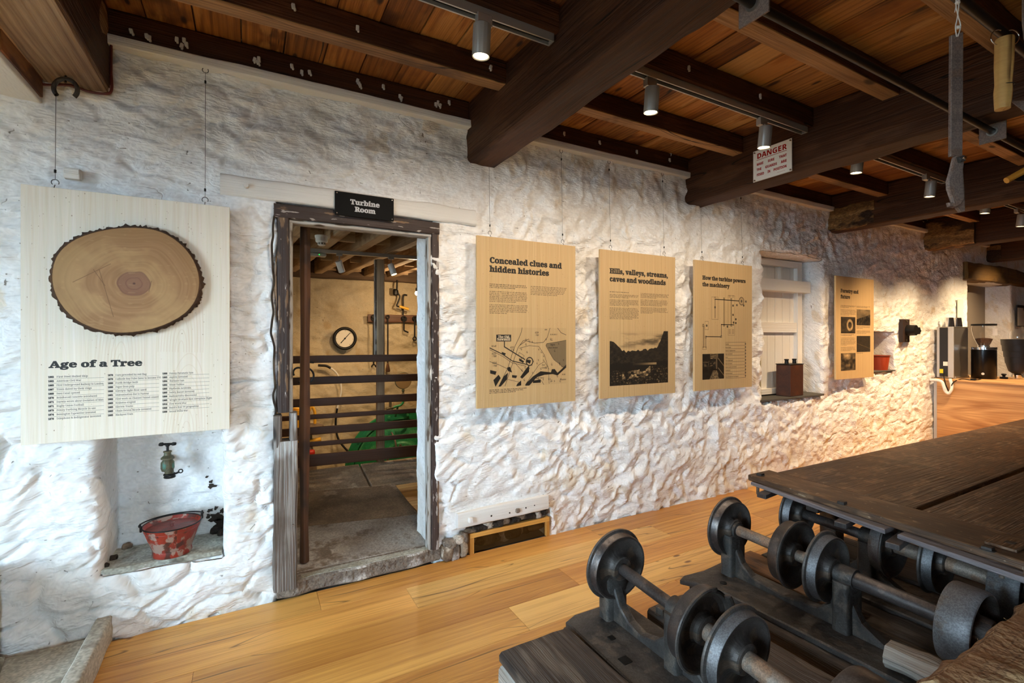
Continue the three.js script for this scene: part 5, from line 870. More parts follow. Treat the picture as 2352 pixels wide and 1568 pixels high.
for (const [label, x, y, z, aim, k] of lampSpots) {
  const t = thing('track_spotlight', label, 'spotlight', [x, y, z], 'spotlights on the ceiling tracks');
  for (const c of lampProto.children) t.add(c.clone());
  t.children[0].rotation.set(0.1, 0, 0);
  const L = new THREE.SpotLight(k > 1.3 ? WARM : SOFT, LAMP_POWER * k, 0, k > 1.3 ? 0.85 : 1.2, 1, 2); L.name = 'spotlight_beam'; L.position.set(x, y - 0.134, z - 0.013); L.target.position.set(...aim); L.castShadow = true; L.shadow.radius = 1.2; L.shadow.mapSize.set(1024, 1024); scene.add(L, L.target);
}
// pipes and hanging plates
{
  const pipe = (label, y, z, x0, x1, r) => { const t = thing('steel_pipe', label, 'pipe', [(x0 + x1) / 2, y, z]); pw(t, 'pipe', rod([x0, y, z], [x1, y, z], r, 20), M.blackIron); return t; };
  const a = pipe('black steel pipe slung under the beams behind the hook tool', 2.575, 1.883, 1.2, 7.8, 0.016), b = pipe('black steel pipe from which the old tools hang', 2.62, 2.205, 1.2, 5.6, 0.017);
  for (const x of [1.5, 3.585, 5.83]) for (const [t, y, z] of [[a, 2.575, 1.883], [b, 2.62, 2.205]]) { const p = pw(t, 'support_plate', plate([[-0.055, -0.055], [0.055, -0.055], [0.055, 0.14], [-0.055, 0.14]], 0.008, 0.001).rotateY(-HALF).translate(x, y, z), M.toolIron); pw(p, 'collar', at(cyl(0.024, 0.024, 0.012, 20).rotateZ(HALF), x - 0.01, y, z), M.steel); }
}
{
  const t = thing('hook_tool', 'long hanging iron bar with a pivoted hook blade on white string', 'tool', [2.112, 2.482, 2.213]); t.rotation.y = -YAW;
  const s = 0.001484, Q = (list) => list.map(([x, y]) => [(x - 2200) * s, -(y - 78) * s]);
  pl(t, 'bar', plate(Q([[2186, 82], [2214, 74], [2213, 240], [2212, 366], [2217, 440], [2218, 486], [2208, 488], [2199, 478], [2198, 360], [2184, 360], [2185, 240]]), 0.012, 0.002, [[(2198 - 2200) * s, -(182 - 78) * s, 0.004]]), M.toolIron, [0, 0, -0.012]);
  pl(t, 'hook_blade', plate(Q([[2183, 366], [2190, 361], [2203, 362], [2206, 376], [2203, 400], [2204, 440], [2206, 460], [2198, 474], [2186, 480], [2172, 478], [2170, 469], [2181, 469], [2176, 455], [2170, 438], [2169, 420], [2176, 396]]), 0.014, 0.003), M.toolIron, [0, 0, 0.002]);
  const b = pl(t, 'pivot_bolt', at(bx(0.02, 0.02, 0.012, 0.002).rotateZ(0.3), -5 * s, -294 * s, 0.02), M.iron); pl(b, 'bolt_tip', at(cyl(0.005, 0.005, 0.012, 10).rotateX(HALF), -5 * s, -294 * s, 0.03), M.chrome);
  pl(t, 'string', join([tube([[-0.004, -0.012, 0], [-0.01, 0.02, 0.003], [0.0, 0.05, -0.002], [0.004, 0.1, 0.0], [0.0, 0.158, 0]], 0.0018, 24, 6), tube([[0.0, -0.012, 0], [0.006, 0.02, 0.004], [-0.002, 0.06, 0.003], [-0.006, 0.1, 0.0], [0.002, 0.158, 0]], 0.0018, 24, 6), stone(0.007, 0.006, 0.006, 4, 0).translate(0, 0.02, 0), stone(0.007, 0.006, 0.006, 5, 0).translate(0, 0.105, 0), new THREE.TorusGeometry(0.021, 0.0022, 6, 20).translate(0, 0.14, 0).rotateY(0.2), rod([-0.004, 0.1, 0], [-0.012, 0.07, 0.002], 0.0014, 6)]), M.string);
}
{
  const t = thing('hanging_saw', 'old hand saw with a pale bamboo handle tied to the pipe', 'saw', [2.475, 2.565, 2.23]); t.rotation.y = -YAW;
  const s = 0.00163; pl(t, 'handle', lathe(rev([[0, 0.0], [0.026, -0.001], [0.0275, -0.006], [0.027, -0.1], [0.024, -0.17], [0.026, -0.2], [0.024, -0.24], [0.022, -0.265], [0, -0.27]]), 24), mat({ map: woodTex(256, 128, 0.3, 0.2, { seed: 71, light: [206, 164, 96], dark: [164, 118, 62], rings: 12, grain: 0.3, blot: 0.5, stain: [98, 66, 36] }), roughness: 0.6 }), null, [0, 0, -0.03]);
  pl(t, 'blade', plate([[0.02, -0.235], [0.3, -0.23], [0.3, -0.36], [0.07, -0.275]], 0.003, 0.0008), M.toolIron, [0, 0, 0]);
  pl(t, 'wire_band', new THREE.TorusGeometry(0.0265, 0.0016, 6, 28).rotateX(HALF + 0.15).translate(0, -0.175, 0), M.blackIron);
  for (const x of [-0.024, 0.026]) pl(t, 'wire_loop', new THREE.TorusGeometry(0.028, 0.0018, 6, 24, 3.4).rotateZ(x < 0 ? 1.2 : -1.4).translate(x, 0.004, 0.0), M.chrome);
}
{
  const t = thing('hanging_sickle', 'grey curved iron blade hanging at the upper right edge', 'blade', [2.42, 2.6, 2.29]); t.rotation.y = -YAW;
  pl(t, 'blade', plate([[0.002, 0.12], [-0.004, 0.04], [-0.004, -0.03], [0.002, -0.085], [0.012, -0.12], [0.08, -0.14], [0.1, 0.12]], 0.006, 0.002), M.toolIron);
}
{
  const t = thing('hanging_scythe', 'hanging tool with an orange wooden handle over a dark blade', 'tool', [3.07, 2.19, 2.08]); t.rotation.y = -YAW;
  pl(t, 'handle', at(timber(0.2, 0.03, 0.026, { c: 0.008, amp: 0.002, step: 0.02 }).rotateZ(0.5), 0.08, 0.028, 0), mat({ color: '#c8862c', roughness: 0.55 }));
  pl(t, 'blade', plate([[0, -0.006], [0.05, -0.02], [0.2, -0.024], [0.2, 0.03], [0.1, 0.02]], 0.005, 0.001), M.blackIron, [0, 0, -0.012]);
}
{
  const t = thing('danger_sign', 'white enamel sign with red DANGER lettering on the cross beam', 'sign', [3.326, 2.608, 0.781]); t.rotation.y = -HALF;
  const face = canvasTex(584, 460, (c, w, h) => { c.fillStyle = '#f3f1ea'; c.fillRect(0, 0, w, h); c.fillStyle = c.strokeStyle = '#a4160c'; c.lineWidth = 3; c.textAlign = 'left';
    const put = (s, x, y, W, q, wt = 'bold') => { c.save(); c.font = `${wt} ${q}px sans-serif`; c.translate(x, y); c.scale(W / c.measureText(s).width, 1); c.fillText(s, 0, 0); c.strokeText(s, 0, 0); c.restore(); };
    put('DANGER', 58, 126, 455, 104); c.fillRect(56, 142, 458, 7);
    [['MAKE', 58, 105, 'SURE', 232, 100, 'THAT', 400, 112], ['THE', 58, 74, 'GUARDS', 190, 180, 'ARE', 428, 84], ['FIXED', 58, 116, 'IN', 228, 42, 'POSITION', 318, 194]].forEach((L, i) => { for (let k = 0; k < 9; k += 3) put(L[k], L[k + 1], 228 + i * 78, L[k + 2], 48); });
    c.fillStyle = 'rgba(140,60,40,0.6)'; for (let i = 0; i < 30; i++) c.fillRect(370 + i * 4, 420, 2.5, 5);
    for (const [x, y] of [[22, 24], [w - 22, 24], [22, h - 24], [w - 22, h - 24]]) { c.fillStyle = 'rgba(96,52,24,0.9)'; c.beginPath(); c.ellipse(x, y, 13, 11, 0, 0, 7); c.fill(); c.fillStyle = 'rgba(150,92,40,0.5)'; c.beginPath(); c.ellipse(x + 8, y + 6, 13, 9, 0.5, 0, 7); c.fill(); }
    c.strokeStyle = 'rgba(120,66,32,0.5)'; c.lineWidth = 3; c.strokeRect(1, 1, w - 2, h - 2); });
  pl(t, 'plate', box(-0.147, 0.147, 0, 0.232, -0.002, 0.002, 0.001), M.whitePlastic);
  const f = new THREE.PlaneGeometry(0.292, 0.23); f.translate(0, 0.116, 0.0023); pl(t, 'print', f, new THREE.MeshPhysicalMaterial({ map: face, roughness: 0.6, specularIntensity: 0.4 }));
  for (const [x, y] of [[-0.136, 0.22], [0.136, 0.22], [-0.136, 0.012], [0.136, 0.012]]) pl(t, 'screw', at(cyl(0.005, 0.005, 0.004, 10).rotateX(HALF), x, y, 0.004), M.rusty);
}
// upper left corner
{
  const t = thing('window_lintel', 'whitewashed lintel timber beside the pale beam, upper left', 'lintel', [-1.0, 2.49, 1.0]);
  pw(t, 'timber', beamZ(-1.35, -0.825, 2.5, 2.72, -0.1, 3.9, { c: 0.006, amp: 0.008, f: 3 }), M.plain);
  pw(t, 'side_board', beamZ(-0.824, -0.815, 2.52, 2.7, 0.02, 0.42, { c: 0.002, amp: 0.002 }), M.board[2]);
  pw(t, 'block', beamZ(-0.87, -0.812, 2.6, 2.7, 0.17, 1.2, { c: 0.003, amp: 0.003 }), M.counterOak);
}
{
  const t = thing('iron_shackle', 'rusted iron half ring hanging under the pale beam end', 'shackle', [-0.717, 2.6, 0.1]);
  pl(t, 'ring', new THREE.TorusGeometry(0.045, 0.009, 10, 40, 4.6).rotateZ(-0.75).rotateY(-0.3).translate(0.0, -0.055, 0.0), M.iron);
  pl(t, 'staple', rod([0, 0.004, 0], [0, -0.025, 0], 0.004), M.blackIron);
}
{
  const t = thing('red_cable', 'dark red cable clipped round the end of the pale beam', 'cable', [-0.7, 2.6, 0.02]);
  pw(t, 'cable', tube([[-0.835, 2.575, 0.02], [-0.79, 2.58, 0.025], [-0.72, 2.595, 0.025], [-0.66, 2.585, 0.022], [-0.6, 2.588, 0.022], [-0.578, 2.6, 0.022], [-0.576, 2.7, 0.022], [-0.576, 2.83, 0.02]], 0.006, 60, 8), mat({ color: '#5e2118', roughness: 0.5 }));
}

// ================================================================ TURBINE ROOM beyond the doorway
{
  const wt = struct('wall_turbine_room', 'rough limewashed walls of the turbine room');
  const P = [], I = [], nx = 190, ny = 130, X0 = -0.5, X1 = 4.2, Y0 = -0.8, Y1 = 2.9;
  for (let j = 0; j <= ny; j++) for (let i = 0; i <= nx; i++) { const x = lerp(X0, X1, i / nx), y = lerp(Y0, Y1, j / ny); const wx = x + 0.06 * noise(x * 4, y * 4, 3); P.push(x, y, -4.6 + 0.03 * fbm(x * 1.5, y * 1.5, 4, 2) + 0.06 * fbm(wx * 4, y * 8, 8, 4) + 0.02 * (1 - Math.abs(noise(wx * 4, y * 9, 21)))); }
  for (let j = 0; j < ny; j++) for (let i = 0; i < nx; i++) { const a = j * (nx + 1) + i, b = a + nx + 1; I.push(a, a + 1, b, a + 1, b + 1, b); }
  const g = new THREE.BufferGeometry(); g.setAttribute('position', new THREE.Float32BufferAttribute(P, 3)); g.setIndex(I); g.computeVertexNormals();
  const uv = new Float32Array(P.length / 3 * 2); for (let i = 0; i < P.length / 3; i++) { uv[2 * i] = P[3 * i]; uv[2 * i + 1] = P[3 * i + 1]; } g.setAttribute('uv', new THREE.BufferAttribute(uv, 2));
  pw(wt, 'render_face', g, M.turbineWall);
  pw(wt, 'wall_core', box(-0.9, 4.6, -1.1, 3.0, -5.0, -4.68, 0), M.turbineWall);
  for (const [y0, y1, z0, z1] of [[-1.1, 3.0, -4.7, -1.8], [-1.1, 3.0, -1.1, -0.35], [-1.1, 1.5, -1.8, -1.1], [2.15, 3.0, -1.8, -1.1]]) pw(wt, 'wall_core', box(-0.9, -0.45, y0, y1, z0, z1, 0), M.turbineWall); // a small window lights the joists from the left
  pw(wt, 'wall_core', box(4.1, 4.6, -1.1, 3.0, -4.7, -0.35, 0), M.turbineWall);
}
{
  const f = struct('floor_turbine_room', 'worn stone flags of the turbine room');
  pw(f, 'pit_floor', box(-0.9, 4.6, -1.1, -0.8, -5.0, -2.3, 0), M.flag[1]);
  pw(f, 'bedding', box(-0.9, 4.6, -1.1, 0.05, -2.34, -0.33, 0), M.flag[1]);
  pw(f, 'bedding', box(0.13, 1.05, -0.1, 0.05, -0.34, -0.09, 0), M.flag[1]);
  const fl = (n, pts, m, y = 0.09) => pw(f, n, slab(pts, y - 0.045, y + rr(-0.003, 0.003), 0.006, 'x', [rr(0, 3), rr(0, 3)]), m);
  fl('flagstone', [[0.13, -0.088], [1.05, -0.088], [1.05, -0.3], [1.135, -0.36], [1.13, -0.622], [0.43, -0.775], [-0.4, -0.9], [-0.4, -0.36], [0.13, -0.3]], M.flag[2]);
  fl('flagstone', [[-0.4, -0.91], [0.43, -0.786], [1.13, -0.634], [1.168, -1.448], [0.97, -1.488], [0.441, -1.625], [-0.4, -1.83]], M.flag[1]);
  fl('flagstone', [[-0.4, -1.845], [0.441, -1.638], [0.95, -1.505], [1.012, -2.33], [-0.4, -2.34]], M.flag[0]);
  fl('flagstone', [[0.972, -1.5], [1.17, -1.46], [3.0, -1.2], [3.0, -2.33], [1.03, -2.33]], M.flag[0]);
  for (let i = 0; i < 9; i++) pw(f, 'plank', box(1.145, 3.0, 0.06, 0.082, -1.44 + i * 0.12, -1.44 + i * 0.12 + 0.117, 0.002, 'x', [i, i * 0.7]), M.oak[i % 4]);
}
{
  const c = struct('ceiling_turbine_room', 'dark boarded ceiling of the turbine room');
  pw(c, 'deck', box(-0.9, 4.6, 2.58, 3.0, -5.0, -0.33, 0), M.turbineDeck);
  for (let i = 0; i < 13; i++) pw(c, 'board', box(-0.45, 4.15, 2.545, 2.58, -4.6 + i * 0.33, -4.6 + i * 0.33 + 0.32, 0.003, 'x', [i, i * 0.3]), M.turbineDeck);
}
{
  const lab = ['leftmost roof joist seen through the doorway behind the pole', 'roof joist in the turbine room that carries the smoke alarm', 'second roof joist right of the smoke alarm in the turbine room', 'third roof joist right of the smoke alarm in the turbine room', 'fourth roof joist right of the smoke alarm in the turbine room', 'rightmost roof joist seen through the turbine room doorway'];
  for (let i = 0; i < 6; i++) {
    const x = 0.225 + 0.345 * i, t = thing('roof_joist', lab[i], 'joist', [x + 0.08, 2.35, -2.4]);
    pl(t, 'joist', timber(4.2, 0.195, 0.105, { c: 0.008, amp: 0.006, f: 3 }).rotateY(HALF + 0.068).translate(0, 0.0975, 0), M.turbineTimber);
    if (i < 5) for (const z of [-2.0, -3.3, -4.2]) pl(t, 'blocking', at(timber(0.25, 0.16, 0.045, { c: 0.004, amp: 0.003 }), 0.165 + (-2.4 - z) * 0.068, 0.11, z + 2.4), M.turbineTimber);
  }
  const b = thing('roof_beam', 'dark beam along the top of the far turbine room wall', 'beam', [1.8, 2.26, -4.5]);
  pw(b, 'beam', beamX(-0.45, 4.1, 2.3, 2.545, -4.62, -4.42, { c: 0.012, amp: 0.01 }), M.turbineDeck);
}
{
  const t = thing('slatted_fence', 'dark brown fence of seven rails across the turbine room', 'fence', [1.046, 0.1, -2.3]); t.rotation.y = -0.0953;
  for (const [a, b] of [[1.176, 1.252], [0.956, 1.034], [0.734, 0.814], [0.602, 0.649], [0.443, 0.522], [0.323, 0.37], [0.12, 0.24]]) pl(t, 'rail', at(timber(2.6, b - a, 0.03, { c: 0.004, amp: 0.002 }), 0.0, (a + b) / 2 - 0.1, 0), M.rail);
  pl(t, 'post', at(beamY(-0.041, 0.041, 0.0, 2.19, -0.04, 0.04, { c: 0.006, amp: 0.002 }), 0.192, -0.005, -0.056), M.turbineTimber);
  pl(t, 'post', at(beamY(-0.041, 0.041, 0.0, 1.16, -0.04, 0.04, { c: 0.006, amp: 0.002 }), -0.95, -0.005, -0.056), M.rail);
  pl(t, 'bracket', at(beamY(-0.012, 0.012, 0, 1.1, -0.03, 0.03, { c: 0.003, amp: 0.001 }), 0.14, 1.08, -0.056), M.palePaint);
}
{
  const t = thing('wooden_pole', 'long brown wooden pole standing inside the left door jamb', 'pole', [0.3, 0.1, -0.2]);
  pw(t, 'pole', beamY(0.263, 0.315, 0.098, 2.4, -0.226, -0.174, { c: 0.018, amp: 0.005, f: 2, bow: 0.006 }), M.pole);
}
{
  const t = thing('iron_tongs', 'black iron tongs with round jaws hanging on the wooden pole', 'tongs', [0.31, 1.2, -0.42]);
  pl(t, 'jaw', new THREE.TorusGeometry(0.052, 0.006, 8, 28, 4.4).rotateZ(-2.4).translate(-0.002, -0.005, 0), M.blackIron);
  pl(t, 'jaw', new THREE.TorusGeometry(0.03, 0.006, 8, 28, 2.6).rotateZ(1.2).translate(-0.042, 0.02, 0.01), M.blackIron);
  pl(t, 'rein', tube([[-0.01, 0.04, 0], [0.01, 0.08, 0], [0.05, 0.08, 0.01]], 0.006, 16), M.blackIron);
  pl(t, 'rivet', cyl(0.012, 0.012, 0.03, 12).rotateX(HALF).translate(-0.012, 0.05, 0), M.iron);
  pl(t, 'peg', rod([-0.01, 0.05, 0.0], [-0.01, 0.05, 0.2], 0.006), M.blackIron);
}
{
  const t = thing('smoke_alarm', 'round white smoke alarm under a turbine room joist', 'smoke alarm', [0.56, 2.35, -1.66]);
  pl(t, 'base', cyl(0.058, 0.056, 0.018, 36).translate(0, -0.009, 0), M.whitePlastic); pl(t, 'body', lathe(rev([[0.052, -0.018], [0.052, -0.05], [0.046, -0.058], [0.032, -0.062]]), 36), M.whitePlastic);
  pl(t, 'sensor_cage', lathe(rev([[0.034, -0.062], [0.034, -0.08], [0.024, -0.088], [0, -0.088]]), 24), M.whitePlastic);
  for (let i = 0; i < 8; i++) pl(t, 'slot', at(bx(0.008, 0.016, 0.003, 0.001), 0, -0.072, 0.0345).rotateY(i * Math.PI / 4), M.blackSoft);
}
{
  const t = thing('turbine_track', 'grey lighting track across the turbine room ceiling', 'lighting track', [1.1, 2.34, -2.32]); t.rotation.y = -0.05;
  pl(t, 'rail', box(-0.585, 1.3, -0.03, 0.008, -0.018, 0.018, 0.003), M.track); pl(t, 'end_feed', box(-0.6, -0.46, -0.032, 0.009, -0.02, 0.02, 0.003), M.lampGrey);
  const e = thing('emergency_light', 'small dark emergency fitting with a green light under the track', 'emergency light', [0.6, 2.3, -2.36]);
  pl(e, 'case', box(-0.09, 0.09, -0.028, 0.008, -0.045, 0.03, 0.012), M.greyCase); pl(e, 'indicator_light', cyl(0.004, 0.004, 0.004, 10).rotateX(HALF).translate(0.02, -0.012, 0.031), mat({ color: '#40ff70', emissive: '#20ff50', emissiveIntensity: 3 }));
  const mk = (label, x, rz, rx, lit) => {
    const q = thing('turbine_spotlight', label, 'spotlight', [x, 2.305, -2.31 - (x - 1.1) * -0.05]);
    const h = new THREE.Group(); h.name = 'head'; h.position.set(0.0, -0.07, 0.01); h.rotation.set(rx, 0, rz); q.add(h);
    const hs = pl(h, 'housing', lathe(rev([[0, 0], [0.03, 0], [0.034, -0.003], [0.034, -0.118], [0.032, -0.122], [0.029, -0.118], [0.029, -0.11]]), 32), M.whitePlastic);
    pl(h, 'lamp_face', cyl(0.0285, 0.0285, 0.004, 24).translate(0, -0.112, 0), lit ? M.lampGlow : M.steel);
    pl(q, 'stem', rod([0.01, 0.0, 0.0], [0.01, -0.075, 0.004], 0.006), M.lampGrey); pl(q, 'adaptor', at(bx(0.06, 0.03, 0.03, 0.003), 0.01, 0.0, 0), M.lampGrey);
  };
  mk('white turbine room spotlight turned away, left of the lit one', 0.805, 0.35, 0.35, false); mk('lit white spotlight on the turbine room track near the post', 1.34, 0.28, -0.25, true);
  const addSpot = (p, a, k, ang) => { const L = new THREE.SpotLight(GLOW, TURBINE_POWER * k, 0, ang, 0.6, 2); L.name = 'turbine_spotlight_beam'; L.position.set(...p); L.target.position.set(...a); L.castShadow = true; L.shadow.radius = 1.4; L.shadow.mapSize.set(1024, 1024); scene.add(L, L.target); };
  addSpot([1.385, 2.1, -2.35], [1.9, 0.2, -4.2], 1, 1.0); addSpot([0.76, 2.14, -2.45], [0.35, 0.0, -4.0], 0.8, 0.8);
}
{
  const t = thing('pendant_bulb', 'small glowing bulb on a cord at the right of the doorway view', 'bulb', [2.02, 2.05, -3.5]);
  pl(t, 'cord', rod([0, 0.05, 0], [0, 0.5, 0], 0.004, 6), M.black); pl(t, 'holder', cyl(0.016, 0.022, 0.05, 16).translate(0, 0.045, 0), M.blackSoft);
  pl(t, 'bulb', lathe(rev([[0.012, 0.03], [0.026, 0.005], [0.028, -0.012], [0.018, -0.03], [0, -0.036]]), 20), M.lampGlow);
  const L = new THREE.PointLight(WARM, 2.2, 0, 2); L.name = 'pendant_bulb_glow'; L.position.set(2.02, 2.045, -3.5); L.castShadow = true; L.shadow.radius = 1; scene.add(L);
}
{
  const t = thing('pressure_gauge', 'large round black rimmed gauge on the turbine room wall', 'gauge', [1.225, 1.417, -4.45]);
  pl(t, 'rim', new THREE.TorusGeometry(0.15, 0.022, 12, 56), M.blackIron); pl(t, 'case', cyl(0.16, 0.165, 0.06, 40).rotateX(HALF).translate(0, 0, -0.035), M.blackIron);
  const face = canvasTex(256, 256, (c, w) => { c.fillStyle = '#e4d8bf'; c.fillRect(0, 0, w, w); c.strokeStyle = '#1a1714'; for (let i = 0; i <= 30; i++) { const a = 2.3 + i * 0.163; c.lineWidth = i % 5 ? 2 : 4; c.beginPath(); c.moveTo(128 + 112 * Math.cos(a), 128 + 112 * Math.sin(a)); c.lineTo(128 + (i % 5 ? 102 : 94) * Math.cos(a), 128 + (i % 5 ? 102 : 94) * Math.sin(a)); c.stroke(); } });
  const g = new THREE.CircleGeometry(0.148, 40); g.translate(0, 0, 0.0); pl(t, 'dial', g, mat({ map: face, roughness: 0.5 }));
  const n = pl(t, 'needle', plate([[-0.006, -0.09], [0.006, -0.09], [0.004, 0.11], [0, 0.125], [-0.004, 0.11]], 0.004, 0.001), M.black, [0, 0, 0.006], [0, 0, -0.72]); pl(n, 'hub', cyl(0.012, 0.012, 0.012, 16).rotateX(HALF), M.black);
}
{
  const t = thing('tool_rack', 'brown wooden board carrying tools on the turbine room wall', 'tool rack', [2.3, 1.72, -4.55]);
  pw(t, 'board', beamX(1.57, 3.3, 1.665, 1.786, -4.53, -4.49, { c: 0.006, amp: 0.004 }), M.rail);
  for (const x of [1.66, 2.12, 2.3]) pw(t, 'boss', at(cyl(0.045, 0.05, 0.03, 20).rotateX(HALF), x, 1.725, -4.48), M.blackIron);
  const wr = (label, x, y0, y1, end) => { const q = thing('hanging_spanner', label, 'spanner', [x, y1, -4.455]); pl(q, 'shank', rod([0, -0.02, 0], [0, y0 - y1 + 0.03, 0], 0.011, 10), M.blackIron);
    pl(q, 'eye', new THREE.TorusGeometry(0.024, 0.009, 8, 20), M.blackIron);
    if (end === 'fork') pl(q, 'jaw', new THREE.TorusGeometry(0.028, 0.01, 8, 20, 4).rotateZ(-0.43).translate(0, y0 - y1 - 0.0, 0), M.blackIron); else if (end === 'ring') pl(q, 'ring', new THREE.TorusGeometry(0.03, 0.011, 8, 6).translate(0, y0 - y1, 0), M.blackIron); else if (end === 'paddle') pl(q, 'handle', at(lathe(rev([[0.012, 0.14], [0.022, 0.1], [0.036, 0.02], [0.03, 0], [0, -0.002]]), 16), 0, y0 - y1, 0), M.pole); else pl(q, 'foot', rod([0, y0 - y1 + 0.03, 0], [0.07, y0 - y1, 0], 0.012), M.blackIron); };
  wr('long thin fork ended spanner left of the fence post', 1.645, 0.99, 1.75, 'fork'); wr('long iron rod with a wooden grip just right of the fence post', 1.86, 0.9, 1.75, 'paddle'); wr('short cranked iron hanging from the middle of the rack', 2.112, 1.51, 1.73, 'foot'); wr('short ring ended spanner at the right of the rack', 2.285, 1.41, 1.73, 'ring');
}
{
  const t = thing('hand_crank', 'black iron crank with a bright yellow wooden grip on the wall', 'crank', [2.0, 2.1, -4.4]);
  pw(t, 'shaft', rod([1.995, 2.32, -4.42], [1.99, 2.15, -4.42], 0.013), M.blackIron); pw(t, 'gear', stone(0.045, 0.05, 0.04, 6, 1).translate(1.975, 2.13, -4.42), M.blackIron); pw(t, 'arm', tube([[2.0, 2.12, -4.4], [2.03, 2.07, -4.4], [2.0, 1.97, -4.4], [1.985, 1.92, -4.4], [2.02, 1.908, -4.4]], 0.012, 30), M.blackIron);
  pw(t, 'grip', rod([2.02, 1.912, -4.38], [2.16, 1.87, -4.36], 0.02, 16), M.yellow);
  const h = thing('angle_bar', 'thin black bent bar fixed above the tool rack', 'bar', [2.12, 1.8, -4.5]); pw(h, 'bar', tube([[2.175, 2.1, -4.5], [2.13, 2.105, -4.5], [2.116, 2.08, -4.5], [2.112, 1.9, -4.5], [2.11, 1.76, -4.5]], 0.012, 30), M.blackIron);
}
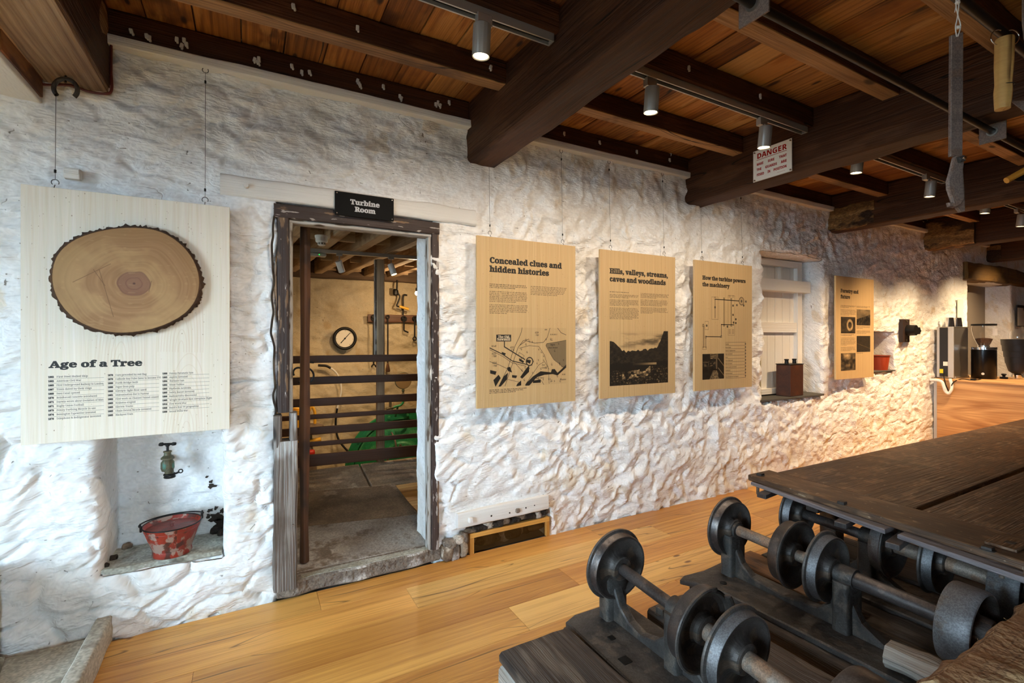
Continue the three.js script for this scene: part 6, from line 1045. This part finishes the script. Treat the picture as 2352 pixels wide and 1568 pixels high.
{
  const t = thing('green_turbine', 'big round green turbine casing with bolted flange behind the fence', 'turbine', [1.86, -0.35, -3.6]); t.rotation.y = -0.25;
  const L = (p) => lathe(rev(p), 72, 0.5).rotateX(HALF);
  pl(t, 'casing', L([[0.3, 0.1], [0.45, 0.08], [0.56, 0.02], [0.64, 0.0], [0.66, -0.02], [0.7, -0.1], [0.72, -0.4], [0.6, -0.5], [0, -0.52]]), M.green);
  const fl = pl(t, 'flange', L([[0.66, 0.02], [0.76, 0.02], [0.77, 0.012], [0.77, -0.03], [0.76, -0.04], [0.68, -0.04]]), M.green);
  for (let i = 0; i < 18; i++) { const a = i / 18 * 6.283 + 0.1; pl(fl, 'bolt', at(cyl(0.02, 0.02, 0.05, 6).rotateX(HALF), 0.715 * Math.cos(a), 0.715 * Math.sin(a), 0.03), M.green); }
  pl(t, 'throat', L([[0.3, 0.1], [0.29, 0.02], [0.0, -0.02]]), M.blackIron);
  const hub = pl(t, 'hub_cover', L([[0, 0.16], [0.14, 0.155], [0.22, 0.14], [0.24, 0.12], [0.24, 0.06]]).translate(-0.02, 0.13, 0), M.green);
  for (let i = 0; i < 9; i++) { const a = i / 9 * 6.283 + 0.3; pl(hub, 'bolt', at(cyl(0.022, 0.022, 0.05, 6).rotateX(HALF), -0.02 + 0.19 * Math.cos(a), 0.13 + 0.19 * Math.sin(a), 0.16), M.tapBrass); }
  pl(t, 'lever', tube([[-0.16, 0.5, 0.12], [-0.12, 0.42, 0.2], [-0.1, 0.3, 0.22], [-0.1, 0.2, 0.2]], 0.012, 20), M.rusty);
  pl(t, 'stand', box(-0.3, 0.3, -0.45, 0.0, -0.4, -0.1, 0.02), M.green);
  const q = thing('oil_pipe', 'green bent pipe with brass fittings on top of the turbine', 'pipe', [1.77, 0.42, -3.35]);
  pw(q, 'pipe', tube([[1.77, 0.66, -3.3], [1.77, 0.58, -3.3], [1.74, 0.545, -3.3], [1.66, 0.525, -3.3], [1.61, 0.5, -3.3]], 0.016, 30), M.green); pw(q, 'branch', rod([1.7, 0.53, -3.3], [1.7, 0.38, -3.42], 0.014), M.green);
  pw(q, 'fitting', rod([1.6, 0.48, -3.3], [1.6, 0.62, -3.3], 0.018), M.tapBrass); pw(q, 'fitting', rod([1.55, 0.505, -3.3], [1.64, 0.52, -3.3], 0.02), M.tapBrass);
  const d = thing('sight_glass', 'round glass disc on a brass stem above the turbine pipe', 'gauge', [1.77, 0.66, -3.3]);
  pl(d, 'stem', lathe(rev([[0.014, 0.1], [0.02, 0.07], [0.012, 0.05], [0.022, 0.02], [0.014, 0.0]]), 16), M.tapBrass); pl(d, 'disc', cyl(0.105, 0.105, 0.03, 40).rotateX(HALF).translate(0, 0.205, 0), new THREE.MeshPhysicalMaterial({ color: '#b59c74', roughness: 0.25, transmission: 0.5, thickness: 0 })); pl(d, 'ring', new THREE.TorusGeometry(0.105, 0.008, 8, 40).translate(0, 0.205, 0), M.tapBrass);
}
{
  const t = thing('wall_hose', 'thin pale hose with a dark nozzle looping down the far wall', 'hose', [1.0, 1.03, -4.4]);
  pw(t, 'nozzle', tube([[0.85, 1.035, -4.4], [0.9, 1.03, -4.4], [0.96, 1.022, -4.4], [1.02, 0.99, -4.4]], 0.018, 20), M.blackIron); pw(t, 'hose', tube([[1.02, 0.99, -4.4], [1.07, 0.95, -4.4], [1.13, 0.86, -4.4], [1.165, 0.7, -4.4], [1.15, 0.55, -4.4], [1.11, 0.4, -4.4]], 0.013, 40), M.plain); pw(t, 'tail', tube([[1.11, 0.4, -4.4], [1.09, 0.25, -4.4], [1.09, 0.1, -4.38], [1.12, -0.05, -4.3], [1.26, -0.24, -4.2], [1.4, -0.4, -4.1]], 0.015, 40), M.black);
}
{
  const t = thing('yellow_gear', 'yellow and brown machine parts behind the fence at the left', 'machine', [0.6, -0.2, -3.6]);
  pw(t, 'pipe', tube([[0.46, 0.56, -3.6], [0.56, 0.53, -3.6], [0.64, 0.5, -3.6], [0.68, 0.56, -3.6], [0.715, 0.5, -3.6], [0.72, 0.34, -3.6]], 0.018, 40), M.yellow); pw(t, 'drum', at(cyl(0.09, 0.09, 0.22, 28), 0.55, 0.42, -3.62), M.yellow); pw(t, 'plate', at(cyl(0.2, 0.2, 0.04, 36), 0.62, 0.3, -3.6), M.rusty); pw(t, 'handle', rod([0.5, 0.12, -3.55], [0.78, 0.15, -3.5], 0.03, 14), M.yellow); pw(t, 'pedestal', lathe(rev([[0.08, 0.5], [0.1, 0.2], [0.14, 0.0], [0.2, -0.6]]), 24).translate(0.6, -0.2, -3.6), M.rusty); pw(t, 'valve', stone(0.05, 0.04, 0.05, 4, 1).translate(0.66, 0.0, -3.5), mat({ color: '#b5281c', roughness: 0.5 }));
}
scene.traverse((o) => { if (o.isMesh) { o.castShadow = true; o.receiveShadow = true; } });
renderer.render(scene, camera);
